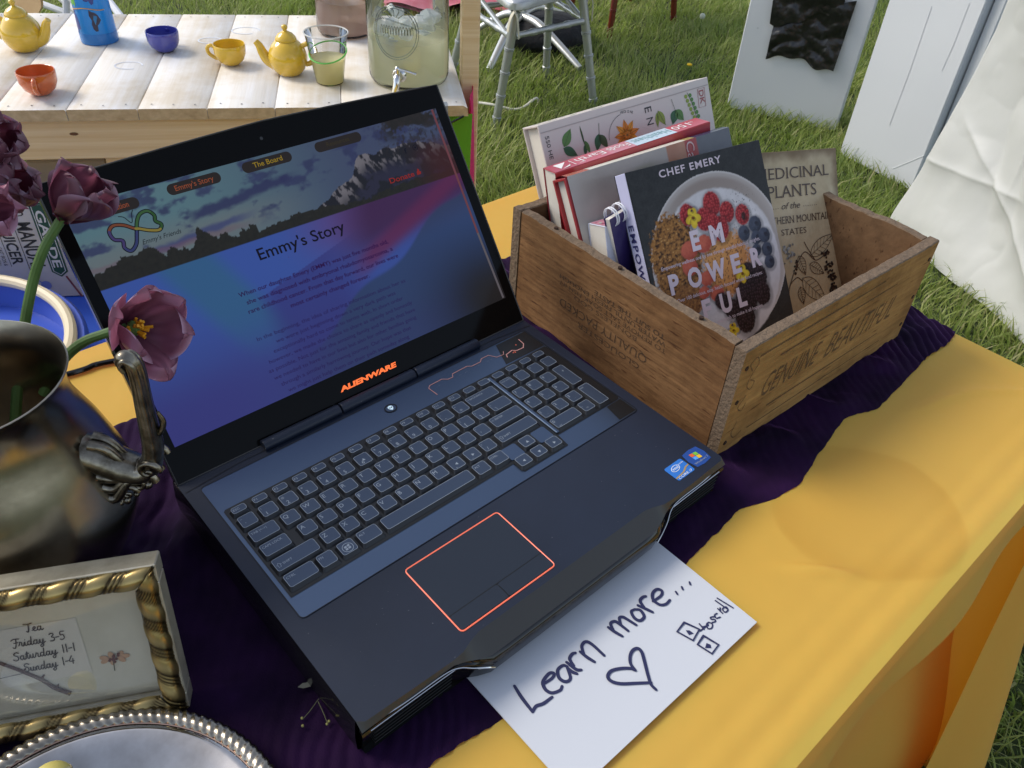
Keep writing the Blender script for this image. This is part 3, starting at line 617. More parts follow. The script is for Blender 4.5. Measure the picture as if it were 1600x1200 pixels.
TH = .6276; LO = np.array([0, .2837, 0.]); LU = np.array([1., 0, 0]); LV = np.array([0, math.sin(TH), math.cos(TH)])
LF = (LO, LU, LV)
def screen_color(X, Y):
    """what the web page shows, with view-angle dimming put into its colours; X, Y in millimetres on the lid"""
    n1 = fbm(X / 26, Y / 10, 41); n2 = fbm(X / 9, Y / 7, 42); n3 = fbm(X / 2.4, Y / 2.4, 43)
    r = (X + 193) / 385
    sky_c = mixc(lin(92, 136, 150), lin(70, 84, 122), sst(.15, .75, r))
    sky_c = mixc(sky_c, lin(118, 128, 134), .8 * sst(30, 0, np.abs(Y - 196)) * sst(.62, .3, r))
    cl = sst(.53, .66, n1 * .65 + n2 * .35) * (sst(185, 205, Y))
    sky_c = mixc(sky_c, mixc(lin(58, 66, 124), lin(48, 58, 100), n2), cl * .9)
    band = sst(7, 2, np.abs(Y - 214 - (X + 90) * .10 - 6 * (n2 - .5))) * sst(-105, -90, X) * sst(20, -10, X); sky_c = mixc(sky_c, lin(46, 50, 104), band * .9)
    band = sst(5, 1, np.abs(Y - 198 - (X + 90) * .08 - 4 * (n2 - .5))) * sst(-180, -150, X) * sst(-30, -70, X); sky_c = mixc(sky_c, lin(58, 66, 132), band * .8)
    pk = sst(4, 1, np.abs(Y - 192 - 3 * n2)) * sst(-30, -80, X); sky_c = mixc(sky_c, lin(126, 92, 112), pk * .5)
    C = sky_c
    # mountains
    ridge = 181 + 44 * np.clip((X - 5) / 120, 0, 1) ** .9 + 12 * (fbm(X / 16, X * 0 + 3, 44) - .5) * sst(0, 60, X) + 12 * np.exp(-((X - 88) / 16) ** 2) - 12 * sst(140, 190, X)
    ridge = np.where(X > 0, ridge, 170); mtn = Y < ridge
    snow = sst(.50, .60, fbm(X / 4.5 + Y / 9, Y / 12 - X / 14, 45)) * sst(26, 4, ridge - Y) * (X > 20)
    mc = mixc(lin(30, 32, 44), lin(128, 124, 134), snow); mc = mixc(mc, lin(52, 52, 86), .6 * sst(.5, .6, fbm(X / 14, Y / 9, 46)) * sst(8, 24, ridge - Y))
    C = np.where(mtn[..., None], mc, C)
    # dark trees
    tr = 181 + 15 * fbm(X / 11, X * 0, 47) + 6 * fbm(X / 3.0, X * 0 + 9, 48) + 4 * (n3 - .5) + 11 * np.exp(-((X + 158) / 24) ** 2) + 12 * np.exp(-((X + 95) / 9) ** 2) - 3
    tr = np.where(X > -45, 178 + 10 * fbm(X / 26, X * 0, 49) + 4 * n3, tr)
    C = np.where((Y < tr)[..., None], mixc(lin(28, 28, 26), lin(44, 44, 38), n3), C)
    ct = sst(.44, .52, fbm(X / 20, Y / 9, 50) * .8 + .2 * n3) * sst(112, 130, X) * sst(222, 240, Y)
    C = mixc(C, lin(40, 38, 38), ct)
    tw = sst(.55, .60, fbm(X / 3, Y / 3, 61)) * sst(105, 125, X) * sst(208, 225, Y); C = mixc(C, lin(48, 42, 44), tw * .7)
    C = mixc(C, lin(74, 24, 26), .8 * sst(125, 178, X) * sst(228, 205, Y) + 0 * X)
    # page body
    yb = Y < 177
    bl = mixc(lin(50, 92, 192), lin(56, 66, 152), sst(150, 40, Y))
    B = mixc(bl, lin(40, 108, 158), .85 * sst(24, 0, np.abs(X + 96 + (Y - 130) * .5) - 14) * sst(60, 130, Y))
    B = mixc(B, lin(96, 70, 150), sst(-40, 50, X) * sst(120, 165, Y))
    B = mixc(B, lin(52, 52, 142), .7 * (Y < 128 + (X + 60) * .25) * sst(-80, -50, X) * sst(60, 0, X))
    B = mixc(B, lin(68, 24, 78), .85 * sst(20, 78, X + (177 - Y) * .3) * sst(110, 150, Y - (X - 60) * .15))
    mg = (Y < 120 + (X - 60) * .50) & (X > 20 - (150 - Y) * .2)
    B = mixc(B, lin(110, 30, 92), .8 * sst(16, 2, np.abs(Y - (128 + (X - 60) * .38))) * sst(20, 60, X))
    B = mixc(B, lin(42, 70, 112), .8 * sst(0, 5, (110 + (X - 60) * .42) - Y + 5 * np.sin(X / 18)) * sst(-70, 20, X))
    B = mixc(B, lin(50, 62, 122), .5 * sst(80, 40, Y) * sst(-100, -20, X))
    B = mixc(B, lin(58, 54, 150), .5 * sst(95, 55, Y) * sst(-60, -150, X))
    B = mixc(B, lin(26, 26, 32), sst(60, 175, X) * sst(140, 40, Y)); B = mixc(B, lin(40, 34, 34), .8 * sst(120, 190, X) * sst(90, 40, Y))  # oblique-view dimming and dark reflection painted in towards the lower right
    C = np.where(yb[..., None], B, C)
    g_ = (C @ np.array([.3, .5, .2]))[..., None]; C = C * .86 + g_ * .14 + .004
    return np.clip(C * .88, 0, 1)
def lid():
    th = .011; lt = [(x, .2788 - .0066 * (abs(x) / .2045) ** 1.3) for x in np.linspace(.2045, -.2045, 21)]
    out = [(-.2045, .0012), (-.2035, 0), (.2035, 0), (.2045, .0012)] + lt
    b = MB(); b.prism(out, LF, -th, -.0008); o = part('lid', b, m_body, lap)
    z = MB(); z.prism([(x * .9975, .0006 + y * .9955) for x, y in out], LF, -.0008, .0002); part('bezel', z, m_glass, o, flat=True)
    gl = MB(); gl.tube([tuple(LO + LU * x + LV * y) for x, y in out], .0008, 5, closed=True); part('lid_edge', gl, m_grey, o)
    nx, ny = 400, 226; xs = np.linspace(-193.2, 192, nx); ys = np.linspace(32, 249, ny); X, Y = np.meshgrid(xs, ys, indexing='ij')
    P = LO + X[..., None] / 1000 * LU + Y[..., None] / 1000 * LV + np.cross(LU, LV) * .0006
    s = MB(); s.grid(P, 0, screen_color(X, Y).reshape(-1, 3))
    scr = part('screen', s, mk('page_pixels', None, .14, spec=.12, vcol=True, emit=(None, .64 / 2 ** EXPO)), o, flat=True)
    F = (LO, LU * .001, LV * .001); F = (LO, LU, LV)
    e = lambda n, c: mk(n, (.003, .003, .003), .2, spec=.1, emit=(c, .68 / 2 ** EXPO))
    t = MB(); mm = .001
    T = lambda s_, x0, x1, y, c, m, off=0, q=None: (q or t).text(s_, x0 * mm, None if x1 is None else x1 * mm, y * mm, c * mm, F, m, .0010, off)
    # navigation pills
    mp = [e('pill', lin(46, 42, 42)), e('pill_orange', lin(150, 78, 52)), e('pill_yellow', lin(158, 132, 40)), e('pill_dim', lin(60, 54, 40))]
    for x0, x1, yc, w_, a0, a1, yt, cp, m_ in ((-185, -134, 238.5, 'Home Foundation', -182, -143, 236.6, 4.6, 1), (-108, -58, 240.5, "Emmy's Story", -101, -65, 238.4, 4.6, 1), (-36, 15, 241.5, 'The Board', -25, 5, 239.6, 4.6, 2), (41, 94, 242, 'Resources', 54, 80, 240.4, 4.2, 3)):
        q = MB(); q.poly(q.rrect(x0 * mm, x1 * mm, (yc - 5) * mm, (yc + 5) * mm, .0049, 5), F, 0, .0008); T(w_, a0, a1, yt, cp, m_, .01, q); part('page_button', q, mp, scr, flat=True)
    T('Donate', 106, 137, 188.5, 5.2, 4, .015); t.poly([((140 + x) * mm, (188.6 + y) * mm) for x, y in ((0, 0), (5, 0), (6, 2.5), (4.2, 3), (4.4, 5), (2.6, 6.4), (2.2, 4.6), (.6, 3))], F, 4, .001)
    T('f', 136, None, 213, 5, 5, .02); t.stroke([((150 + 2.8 * math.cos(a)) * mm, (216 + 2.8 * math.sin(a)) * mm) for a in np.linspace(0, 2 * PI, 17)[:-1]], .0006, F, 5, .001, 1, True); t.disc((150 * mm, 216 * mm), 1.2 * mm, F, 5, .001)
    T("Emmy's Story", -55, 38.5, 158.5, 10.5, 6, .012)
    para = [("When our daughter Emery (EMMY) was just five months old,", -87, 78, 133), ("she was diagnosed with embryonal rhabdomyosarcoma, a", -83, 80, 124.6), ("rare childhood cancer. From that day forward, our lives were", -85, 83, 116.2), ("most certainly changed forever.", -45, 44, 107.6)]
    for s_, a, b_, y in para: T(s_, a, b_, y, 4.0, 7, .012)
    para = [("In the beginning, the idea of sharing information about her as", -88, 80, 90), ("we were just beginning down a very dark path was", -72, 64, 82), ("exceptionally hard to come to terms with. In short order", -78, 70, 74.2), ("however, we made the choice to share as openly and honestly", -86, 78, 66.4), ("as possible. Not just for the amazing family and friends that have", -90, 78, 58.6), ("we needed to have in our lives but also for other families going", -88, 76, 50.8), ("through a similarly harrowing journey. Our hope was that", -84, 66, 43), ("we might just help them on their path someday along", -80, 60, 35.2)]
    for s_, a, b_, y in para: T(s_, a, b_, y, 3.7, 8)
    # scroll bar
    sbar = t; t = MB(); t.poly([(p[0] * mm, p[1] * mm) for p in ((185.6, 248.5), (188.2, 248.5), (188.2, 110), (185.6, 110))], F, 0, .0008); t.poly([(p[0] * mm, p[1] * mm) for p in ((185.6, 110), (188.2, 110), (190, 33), (187.4, 33))], F, 1, .0008); part('scroll_bar', t, [e('scroll_red', lin(118, 70, 78)), e('scroll_grey', lin(104, 98, 104))], scr, flat=True); t = sbar
    part('page_text', t, [e('pill', lin(46, 42, 42)), e('pill_orange', lin(150, 78, 52)), e('pill_yellow', lin(158, 132, 40)), e('pill_dim', lin(60, 54, 40)), e('donate_red', lin(150, 44, 40)), e('icon_dark', lin(20, 24, 40)), e('title_ink', lin(20, 18, 36)), e('body_ink', lin(48, 20, 78)), e('body_ink_faint', lin(46, 34, 90)), e('scroll_red', lin(118, 70, 78)), e('scroll_grey', lin(104, 98, 104))], scr, flat=True)
    # butterfly-infinity emblem
    b = MB(); c = (-145., 218.); k = MB()
    lo = [(-2, 0), (-9, 5), (-17, 7), (-22, 3), (-21, -4), (-15, -7), (-16, -13), (-12, -17), (-6, -13), (-2, -5), (2, 4), (7, 10), (14, 11), (18, 6), (17, 1), (20.5, -3), (17, -7), (9, -5), (2, -1.5)]
    lo = smooth_pts([(c[0] + x, c[1] + y) for x, y in lo], 5, True); n = len(lo); cols = [lin(120, 70, 50), lin(70, 62, 110), lin(56, 64, 110), lin(60, 96, 60), lin(50, 86, 50), lin(140, 126, 60)]
    b.stroke(lo * mm, .0036, F, 6, .0009, 1, True)
    for i in range(6):
        a0 = i * n // 6; seg = np.vstack([lo, lo])[a0:a0 + n // 6 + 1]; b.stroke(seg * mm, .0021, F, i, .0011, 1)
    b.stroke(np.array([(c[0] - 10, c[1] + 13), (c[0] - 6, c[1] + 11), (c[0] - 2, c[1] + 5), (c[0] + 1, c[1] + 12), (c[0] + 3, c[1] + 15)]) * mm, .0007, F, 6, .001)
    b.text("Emmy's Friends", (c[0] - 1) * mm, (c[0] + 34) * mm, (c[1] - 15) * mm, 4 * mm, F, 6, .001, shear=.4)
    part('page_emblem', b, [e('emblem_%s' % q, cc) for q, cc in zip(('rust', 'violet', 'slate', 'green', 'moss', 'gold'), cols)] + [e('emblem_ink', lin(22, 24, 34))], scr, flat=True)
    lg = MB(); lg.text('ALIENWARE', -.0325, .0350, .0140, .0046, F, 0, .0005, .05, .12); part('lettering', lg, m_org, o, flat=True)
    w = MB(); w.disc((-.0066, .2637), .0016, F, 0, .0004); part('webcam', w, m_grey, o, flat=True)
lid()

# ------------------------------------------------------------------ hand-lettered card
m_card = mk('white_card', (.57, .585, .62), .6); m_ink = mk('navy_marker', (.018, .020, .075), .5)
CARD = [[(-86.2, -29.8), (-88.3, -40.4), (-89.7, -54.3)], [(-89.7, -54.3), (-84.6, -52.7), (-78.9, -54.7), (-70.2, -55.2)], [(-68.7, -42.9), (-59.3, -43.8), (-55.4, -42.0), (-57.7, -39.5), (-63.6, -40.2), (-67.8, -42.3), (-69.8, -47.6), (-67.8, -52.7), (-61.5, -55.1), (-58.0, -53.7)], [(-43.1, -44.4), (-45.0, -41.4), (-51.1, -41.7), (-54.9, -47.5), (-53.1, -52.8), (-48.2, -53.1), (-43.8, -45.1)], [(-43.8, -45.1), (-43.3, -50.0), (-41.6, -53.6)], [(-40.8, -41.2), (-39.4, -50.6), (-36.6, -53.5)], [(-38.6, -47.1), (-36.9, -40.8), (-32.3, -39.0), (-29.5, -39.9)], [(-25.8, -41.6), (-25.0, -48.9), (-23.4, -55.4)], [(-25.4, -45.7), (-21.2, -38.9), (-15.8, -38.1), (-13.6, -43.3), (-13.3, -56.4)], [(8.3, -40.6), (9.3, -46.9), (11.1, -53.8)], [(9.3, -46.0), (12.3, -39.6), (16.6, -40.1), (17.8, -44.1), (18.6, -53.6)], [(17.9, -46.2), (22.0, -40.6), (24.9, -41.6), (26.1, -45.0), (28.0, -54.1)], [(38.4, -43.0), (34.5, -42.8), (31.9, -48.8), (33.8, -53.4), (39.4, -52.9), (41.5, -46.6), (38.4, -43.0)], [(43.6, -42.1), (46.4, -49.5), (48.2, -54.7)], [(45.9, -48.1), (48.2, -40.7), (52.9, -39.3), (55.9, -40.3)], [(56.8, -47.7), (66.5, -48.4), (70.9, -45.6), (68.9, -41.8), (62.8, -42.2), (58.2, -46.8), (58.5, -53.4), (63.1, -56.7), (69.0, -56.2)], [(79.7, -53.9), (78.8, -56.4)], [(87.7, -54.1), (86.3, -56.4)], [(97.0, -55.2), (95.5, -57.3)],
    [(-2.2, -96.5), (-11.6, -89.3), (-21.1, -81.9), (-25.4, -75.6), (-24.6, -71.0), (-18.9, -69.5), (-11.4, -73.0), (-5.5, -77.9), (-3.8, -81.5)], [(-3.8, -81.5), (-2.4, -75.1), (2.8, -70.1), (8.3, -68.2), (12.4, -69.7), (12.2, -74.2), (7.4, -81.4), (0.9, -90.5), (-3.4, -97.6), (-3.8, -102.9)]]
CARD2 = [[(61.1, -78.4), (65.8, -90.8), (53.2, -94.1), (49.5, -80.2), (61.1, -78.4)], [(63.5, -96.8), (66.4, -110.2), (55.5, -111.8), (53.1, -98.8), (63.5, -96.8)]]
CARD3 = [[(70.1, -87.4), (68.9, -93.4)], [(69.2, -90.7), (74.6, -93.2)], [(77.4, -91.5), (74.2, -91.8), (72.1, -95.1), (75.2, -96.6), (78.5, -94.4), (77.4, -91.5)], [(65.1, -92.2), (75.2, -92.7)], [(85.2, -90.9), (82.5, -89.6), (81.5, -91.2), (83.6, -93.0), (82.5, -94.7), (79.5, -93.6)], [(89.9, -90.7), (87.1, -90.3), (85.6, -93.2), (89.1, -94.7)], [(94.4, -88.1), (93.7, -93.7)], [(93.8, -91.1), (96.6, -89.0)], [(100.0, -90.7), (96.9, -91.3), (96.2, -94.4), (99.8, -94.7), (101.4, -92.1), (100.0, -90.7)], [(99.3, -81.8), (100.3, -93.0)], [(102.6, -81.3), (105.2, -96.1)]]
def card():
    t = thing('card_sign', 'white card with a hand-drawn heart and marker lettering by the laptop', 'sign', (0, -.05, -.0445))
    xs = np.linspace(-.1095, .1098, 12); ys = np.linspace(-.1175, .03, 9)
    zf = lambda x, y: -.0438 + .0016 * sst(-.09, -.02, y) * 0 + .0005 * math.sin(x * 20)
    b = MB(); top = np.array([[(x, y + .006 * (x + .11) * -.12, -.0425) for y in ys] for x in xs]); b.grid(top); b.grid(top - np.array([0, 0, .0012]))
    for e in (top[0], top[-1], top[:, 0], top[:, -1]): b.grid(np.stack([e, e - np.array([0, 0, .0012])], 1))
    part('card', b, m_card, t)
    k = MB(); F = deck_frame(-.0421); q = lambda s_: np.array(s_) / 1000
    for s_ in CARD:
        n = (len(s_) - 1) * 5 + 1; w = .0021 + .0008 * np.sin(np.linspace(.3, 2.8, n)); k.stroke(q(s_), w if len(s_) > 2 else .0018, F, sm=5)
    for s_ in CARD2: k.stroke(q(s_), .0019, F, sm=1)
    for s_ in CARD3: k.stroke(q(s_), .0013, F, sm=4)
    k.poly(q([(58.7, -86.0), (56.3, -84.0), (54.8, -88.6), (59.1, -90.2)]), F); k.poly(q([(60.2, -102.7), (55.6, -104.7), (59.4, -108.2), (61.5, -105.8)]), F)
    part('lettering', k, m_ink, t, flat=True)
card()

# ------------------------------------------------------------------ wooden crate
def blotch(m, sc=11., lo=(.60, .55, .50)):
    nt = m.node_tree; N = nt.nodes; L = nt.links; b = N['Principled BSDF']; src = b.inputs['Base Color'].links[0].from_socket
    t = N.new('ShaderNodeTexCoord'); no = N.new('ShaderNodeTexNoise'); no.inputs['Scale'].default_value = sc; no.inputs['Detail'].default_value = 7; no.inputs['Roughness'].default_value = .65; L.new(t.outputs['Object'], no.inputs['Vector'])
    rp = N.new('ShaderNodeValToRGB'); rp.color_ramp.elements[0].position = .36; rp.color_ramp.elements[0].color = (*lo, 1); rp.color_ramp.elements[1].position = .58; rp.color_ramp.elements[1].color = (1, 1, 1, 1); L.new(no.outputs['Fac'], rp.inputs[0])
    mx = N.new('ShaderNodeMix'); mx.data_type = 'RGBA'; mx.blend_type = 'MULTIPLY'; mx.inputs[0].default_value = 1; L.new(src, mx.inputs[6]); L.new(rp.outputs[0], mx.inputs[7]); L.new(mx.outputs[2], b.inputs['Base Color'])
def wood(name, dark, light, sc, rough=.8, spots=True):
    m = mk(name, light, rough, spec=.25, var=(sc, 7, dark, light, .26), bump=[(sc, .22, .003), ((160, 160, 160), .35, .0012)])
    if spots:
        blotch(m)
        nt = m.node_tree; N = nt.nodes; L = nt.links; b = N['Principled BSDF']; src = b.inputs['Base Color'].links[0].from_socket
        t = N.new('ShaderNodeTexCoord'); mp = N.new('ShaderNodeMapping'); mp.inputs['Scale'].default_value = tuple(s * f for s, f in zip(sc, (3.0, 3.0, 2.0))); L.new(t.outputs['Object'], mp.inputs[0])
        no = N.new('ShaderNodeTexNoise'); no.inputs['Scale'].default_value = 1.; no.inputs['Detail'].default_value = 2; L.new(mp.outputs[0], no.inputs['Vector'])
        rp = N.new('ShaderNodeValToRGB'); rp.color_ramp.elements[0].position = .62; rp.color_ramp.elements[0].color = (1, 1, 1, 1); rp.color_ramp.elements[1].position = .72; rp.color_ramp.elements[1].color = (.45, .36, .32, 1)
        L.new(no.outputs['Fac'], rp.inputs[0]); mx = N.new('ShaderNodeMix'); mx.data_type = 'RGBA'; mx.blend_type = 'MULTIPLY'; mx.inputs[0].default_value = 1
        L.new(src, mx.inputs[6]); L.new(rp.outputs[0], mx.inputs[7]); L.new(mx.outputs[2], b.inputs['Base Color'])
    return m
CA = -.035; CM = Matrix.Translation(Vector((.242, .027, -.0445))) @ Matrix.Rotation(CA, 4, 'Z')
def crate():
    t = thing('wooden_crate', 'weathered brown wooden box with faded stencilling, full of books', 'crate', CM)
    ms = wood('crate_side', (.13, .062, .025), (.30, .155, .064), (90, 14, 170)); mf = wood('crate_front', (.24, .125, .038), (.48, .275, .090), (10, 80, 140))
    mb_ = wood('crate_back', (.12, .068, .034), (.21, .12, .06), (12, 60, 60)); me_ = mk('crate_end_grain', (.16, .10, .06), .9, var=((170, 170, 300), 5, (.11, .073, .045), (.20, .138, .088), .28), bump=((220, 220, 220), .8, .003))
    mi = mk('stencil_ink', (.045, .028, .018), .8, alpha=(.42, (1, 1, 1))); mf_i = mk('front_ink', (.10, .058, .03), .85, alpha=(.42, (1, 1, 1))); mn = mk('rusty_nail', (.05, .025, .015), .7, .4)
    LX, LY, H, th = .356, .337, .1385, .013
    def plank(x0, x1, y0, y1, axis, wob, seed):
        b = MB(); n = 60; L0, L1 = (x0, x1) if axis == 0 else (y0, y1); s = np.linspace(L0, L1, n)
        z1 = H + wob * (fbm(s * 24, s * 0, seed) - .5) * 2 + .0012 * (vn(s * 260, s * 0, seed + 1) - .5); z0 = np.zeros(n) + .001 * vn(s * 40, s * 0, seed + 2); c = .0012
        def P(a, w, z): return np.stack([s if axis == 0 else np.full(n, w), np.full(n, w) if axis == 0 else s, z], 1)
        w0, w1 = (y0, y1) if axis == 0 else (x0, x1)
        X = np.stack([P(s, w0 + c, z0), P(s, w0, z0 + c), P(s, w0, z1 - c), P(s, w0 + c, z1), P(s, w1 - c, z1), P(s, w1, z1 - c), P(s, w1, z0 + c), P(s, w1 - c, z0)], 1)
        g_ = MB(); I = np.arange(n * 8).reshape(n, 8); F = []; m = []
        for j in range(8):
            k = (j + 1) % 8
            for i in range(n - 1): F.append((I[i, j], I[i + 1, j], I[i + 1, k], I[i, k])); m.append(1 if j in (2, 3, 4) else 0)
        F += [tuple(I[0]), tuple(I[-1])]; m += [1, 1]
        b.add(X.reshape(-1, 3), F); b.m = m; return b
    fr = plank(0, LX, 0, th, 0, .0016, 71); fo = part('front_board', fr, [mf, me_], t, local=True, ang=40)
    so_ = part('side_board', plank(0.001, th, th + .0015, LY - th - .001, 1, .0022, 72), [ms, me_], t, local=True, ang=40)
    part('side_board', plank(LX - th, LX - .001, th + .001, LY - th - .001, 1, .0035, 73), [mb_, me_], t, local=True, ang=40)
    part('back_board', plank(0, LX, LY - th, LY, 0, .002, 74), [mb_, me_], t, local=True, ang=40)
    b = MB(); b.box(th, LX - th, th, LY - th, .001, .0095, .001); part('floor_board', b, mb_, t, local=True)
    # stencilled words upside down on the board that faces the laptop
    k = MB(); F = (np.array([0.001, 0, 0]), np.array([0, 1., 0]), np.array([0, 0, -1.]))
    zz = lambda z: -(z + .0445)
    for s_, a, c, z, cap, o in (('TO SUIT THE TASTE', .093, .196, .0555, .0056, .02), ('WATER UNTIL FRESH ENOUGH', .090, .251, .0478, .0054, .01), ('TO REMOVE SALT SOAK FISH IN', .088, .249, .0402, .0054, .0), ('BONELESS COD', .128, .225, .0326, .0054, .0), ('QUALITY PACKED', .110, .247, .0180, .0105, .0), ('GLOUCESTER', .118, .215, .0020, .0070, .0)):
        k.text(s_, a, c, zz(z), cap, F, 0, .0004, o)
    part('stencil', k, mi, so_, local=True, flat=True)
    # worn print and rules on the long front
    k = MB(); F = (np.array([0, 0, 0.]), np.array([1., 0, 0]), np.array([0, 0, 1.])); q = lambda z: z + .0445
    for x0, x1, z, w in ((.028, .250, .0768, .0030), (.067, .285, .0605, .0028), (.072, .285, -.0085, .0026), (.045, .300, -.0255, .0018)):
        k.stroke([(x0, q(z)), ((x0 + x1) / 2, q(z) + .0006), (x1, q(z) + .0015)], [w, w * .9, w * .5], F, 0, .0004, 1)
    k.text('GENUINE', .052, .150, q(.0120), .0300, F, 0, .0004, .0, .35); k.text('BEAUTIFUL', .164, .300, q(.0110), .0310, F, 0, .0004, .0, .35)
    for pts in ([(.020, .062), (.014, .072), (.022, .078), (.028, .068), (.022, .058), (.018, .045), (.026, .036), (.030, .044), (.022, .050)], [(.022, .030), (.014, .018), (.022, .010), (.026, .018)], [(.020, -.004), (.016, -.018), (.024, -.028), (.034, -.024)]):
        k.stroke([(x, q(z)) for x, z in pts], .0012, F, 0, .0004, 5)
    part('stencil', k, mf_i, fo, local=True, flat=True)
    n = MB()
    for x, z in ((.0085, .070), (.0090, .027), (.0100, -.028), (.3480, .072), (.3485, .020), (.3480, -.020)):
        n = MB(); n.tube([(x, .002, z + .0445), (x, -.0008, z + .0445)], .0026, 10); part('nail', n, mn, t, local=True)
    for y in (.06, .17, .27):
        n = MB(); n.tube([(.006, y, H - .004), (.006, y, H + .0022)], .0024, 10); part('nail', n, mn, t, local=True)
crate()

# ------------------------------------------------------------------ books in the crate
m_pages = mk('page_edges', (.66, .62, .55), .8, bump=((40, 900, 40), .4, .0006)); m_white = mk('white_print', (.72, .70, .68), .45)
FB = (np.array([0, 0, 0.]), np.array([1., 0, 0]), np.array([0, 0, 1.]))       # front cover frame: X right, Z up
def NEAR(k):   # the fitted size and place scaled towards the measuring point
    c = Vector(CC); return Matrix.Translation(c) @ Matrix.Scale(k, 4) @ Matrix.Translation(-c)
def book_core(t, W, H, T, cov, bt=.0025, inset=.004, hinge='top', spine=None, spine_m=None, round_=0.):
    """two boards, a spine along the top or the left edge and a page block"""
    b = MB(); b.box(0, W, 0, bt, 0, H, .0006); f = part('front_cover', b, cov, t, local=True)
    b = MB(); b.box(0, W, T - bt, T, 0, H, .0006); part('back_cover', b, cov, t, local=True)
    b = MB()
    if hinge == 'top': b.box(.0004, W - .0004, bt + .0002, T - bt - .0002, H - bt, H - .0002, .0004)
    else: b.box(.0002, bt, bt + .0002, T - bt - .0002, .0004, H - .0004, .0004)
    sp = part('spine', b, spine_m or cov, t, local=True)
    b = MB()
    if hinge == 'top': b.box(inset, W - inset, bt + .0001, T - bt - .0001, inset, H - bt - .0002, .0003)
    else: b.box(bt + .0002, W - inset, bt + .0001, T - bt - .0001, inset * .5, H - inset * .5, .0003)
    part('page_block', b, m_pages, t, local=True)
    return f, sp
def herb_book():
    W, H, T = .255, .2179, .0383
    t = thing('herbal_book', 'thick cream hardback with printed herbs and an orange flower, rearmost in the crate', 'book', NEAR(1.02) @ pose((.3124, .2984, -.0292), -.232, .448, .097), 'books standing in the crate')
    m = mk('cream_cover', (.62, .55, .50), .4, coat=(.2, .2)); f, sp = book_core(t, W, H, T, m, inset=.005)
    a = MB(); h = .0004; G = lambda P: [(x / 1000, y / 1000) for x, y in P]
    a.text('550 HE', 0, None, 0, 1, FB) if False else None
    Fr = (np.array([0, 0, 0.]), np.array([0, 0, -1.]), np.array([1., 0, 0]))  # reads downwards
    a.text('550 HE', -.2035, -.1765, .0060, .0052, Fr, 0, h); a.text('E', -.2030, -.1965, .1510, .0100, Fr, 0, h); a.text('N', -.1900, -.1815, .1510, .0100, Fr, 0, h)
    a.stroke(G([(236, 206.5), (247, 206.5), (245, 184), (234, 184)]), .0007, FB, 1, h, 1, True); a.text('DK', -.2045, -.1875, .2375, .0070, Fr, 1, h, .02)
    a.stroke([(0.002, .2085), (W - .002, .2085)], .0012, FB, 5, h, 1)
    def leaf(x0, y0, x1, y1, w, m_):
        d = np.array([x1 - x0, y1 - y0]); n_ = np.array([-d[1], d[0]]) / np.linalg.norm(d); P = []
        for s_, u in [(1, u) for u in np.linspace(0, 1, 8)] + [(-1, u) for u in np.linspace(1, 0, 8)[1:-1]]: P.append(np.array([x0, y0]) + d * u + n_ * s_ * w * math.sin(PI * u ** .8))
        a.poly(np.array(P) / 1000, FB, m_, h); a.stroke(np.array([(x0, y0), (x1, y1)]) / 1000, .0004, FB, 4, h * 1.5, 1)
    leaf(28, 186, 42, 204, 6, 2); leaf(27, 185, 44, 172, 5.5, 3); leaf(55, 204, 57, 178, 1.2, 4); leaf(58, 186, 62, 170, 3, 2); leaf(57, 182, 55, 168, 2.5, 3)
    a.stroke(np.array([(82, 201), (79, 186)]) / 1000, .0006, FB, 4, h); leaf(79, 189, 72, 170, 5, 3); leaf(80, 188, 88, 170, 5, 4)
    for i in range(9):
        an = -2.7 + i * .72; leaf(119, 178, 119 + 19 * math.cos(an), 178 + 19 * math.sin(an), 4.2, 6 if i % 2 else 7)
    a.disc((.119, .178), .0045, FB, 7, h * 1.8)
    a.stroke(np.array([(119 + 27 * math.cos(x), 177 + 27 * math.sin(x)) for x in np.linspace(1.75, 3.1, 14)]) / 1000, .0005, FB, 0, h, 1)
    for i, c in enumerate('MEDICINE'):
        x = 1.70 - i * .085; p = np.array([119 + 27 * math.cos(x), 177 + 27 * math.sin(x)]) / 1000; u = np.array([math.sin(x), 0, -math.cos(x)]); v = np.array([math.cos(x), 0, math.sin(x)])
        a.text(c, 0, None, 0, .0030, (np.array([p[0], 0, p[1]]), u, v), 0, h)
    leaf(170, 195, 178, 176, 5, 6 + 2); leaf(168, 193, 166, 176, 3, 8); a.stroke(np.array([(193, 204), (197, 186)]) / 1000, .0005, FB, 4, h); leaf(197, 190, 189, 174, 6, 3); leaf(197, 190, 207, 175, 6, 2)
    a.stroke(np.array([(219, 206), (224, 192), (228, 172)]) / 1000, .0006, FB, 4, h)
    for i in range(6):
        y = 204 - i * 5.5; x = 219.5 + i * 1.6
        for sg in (-1, 1): a.disc(((x + sg * 3.4) / 1000, (y - 2) / 1000), .0026, FB, 2 if sg > 0 else 8, h, 10)
    part('cover_print', a, [mk('print_black', (.03, .03, .03), .5), mk('print_rose', (.35, .10, .10), .5), mk('print_leaf', (.09, .22, .05), .5), mk('print_dark_leaf', (.03, .12, .05), .5), mk('print_stem', (.05, .09, .03), .5), mk('cover_crease', (.42, .36, .33), .5), mk('print_orange', (.75, .30, .02), .5), mk('print_amber', (.68, .22, .015), .5), mk('print_lime', (.25, .33, .05), .5)], f, local=True, flat=True)
    s = MB(); Ft = (np.array([0, 0, H]), np.array([1., 0, 0]), np.array([0, 1., 0]))
    for i in range(26):
        x = random.uniform(.01, .24); y = random.uniform(.006, .030); s.disc((x, y), random.uniform(.003, .007), Ft, i % 2, .0003, 8, ry=.002, rot=random.uniform(-.6, .6))
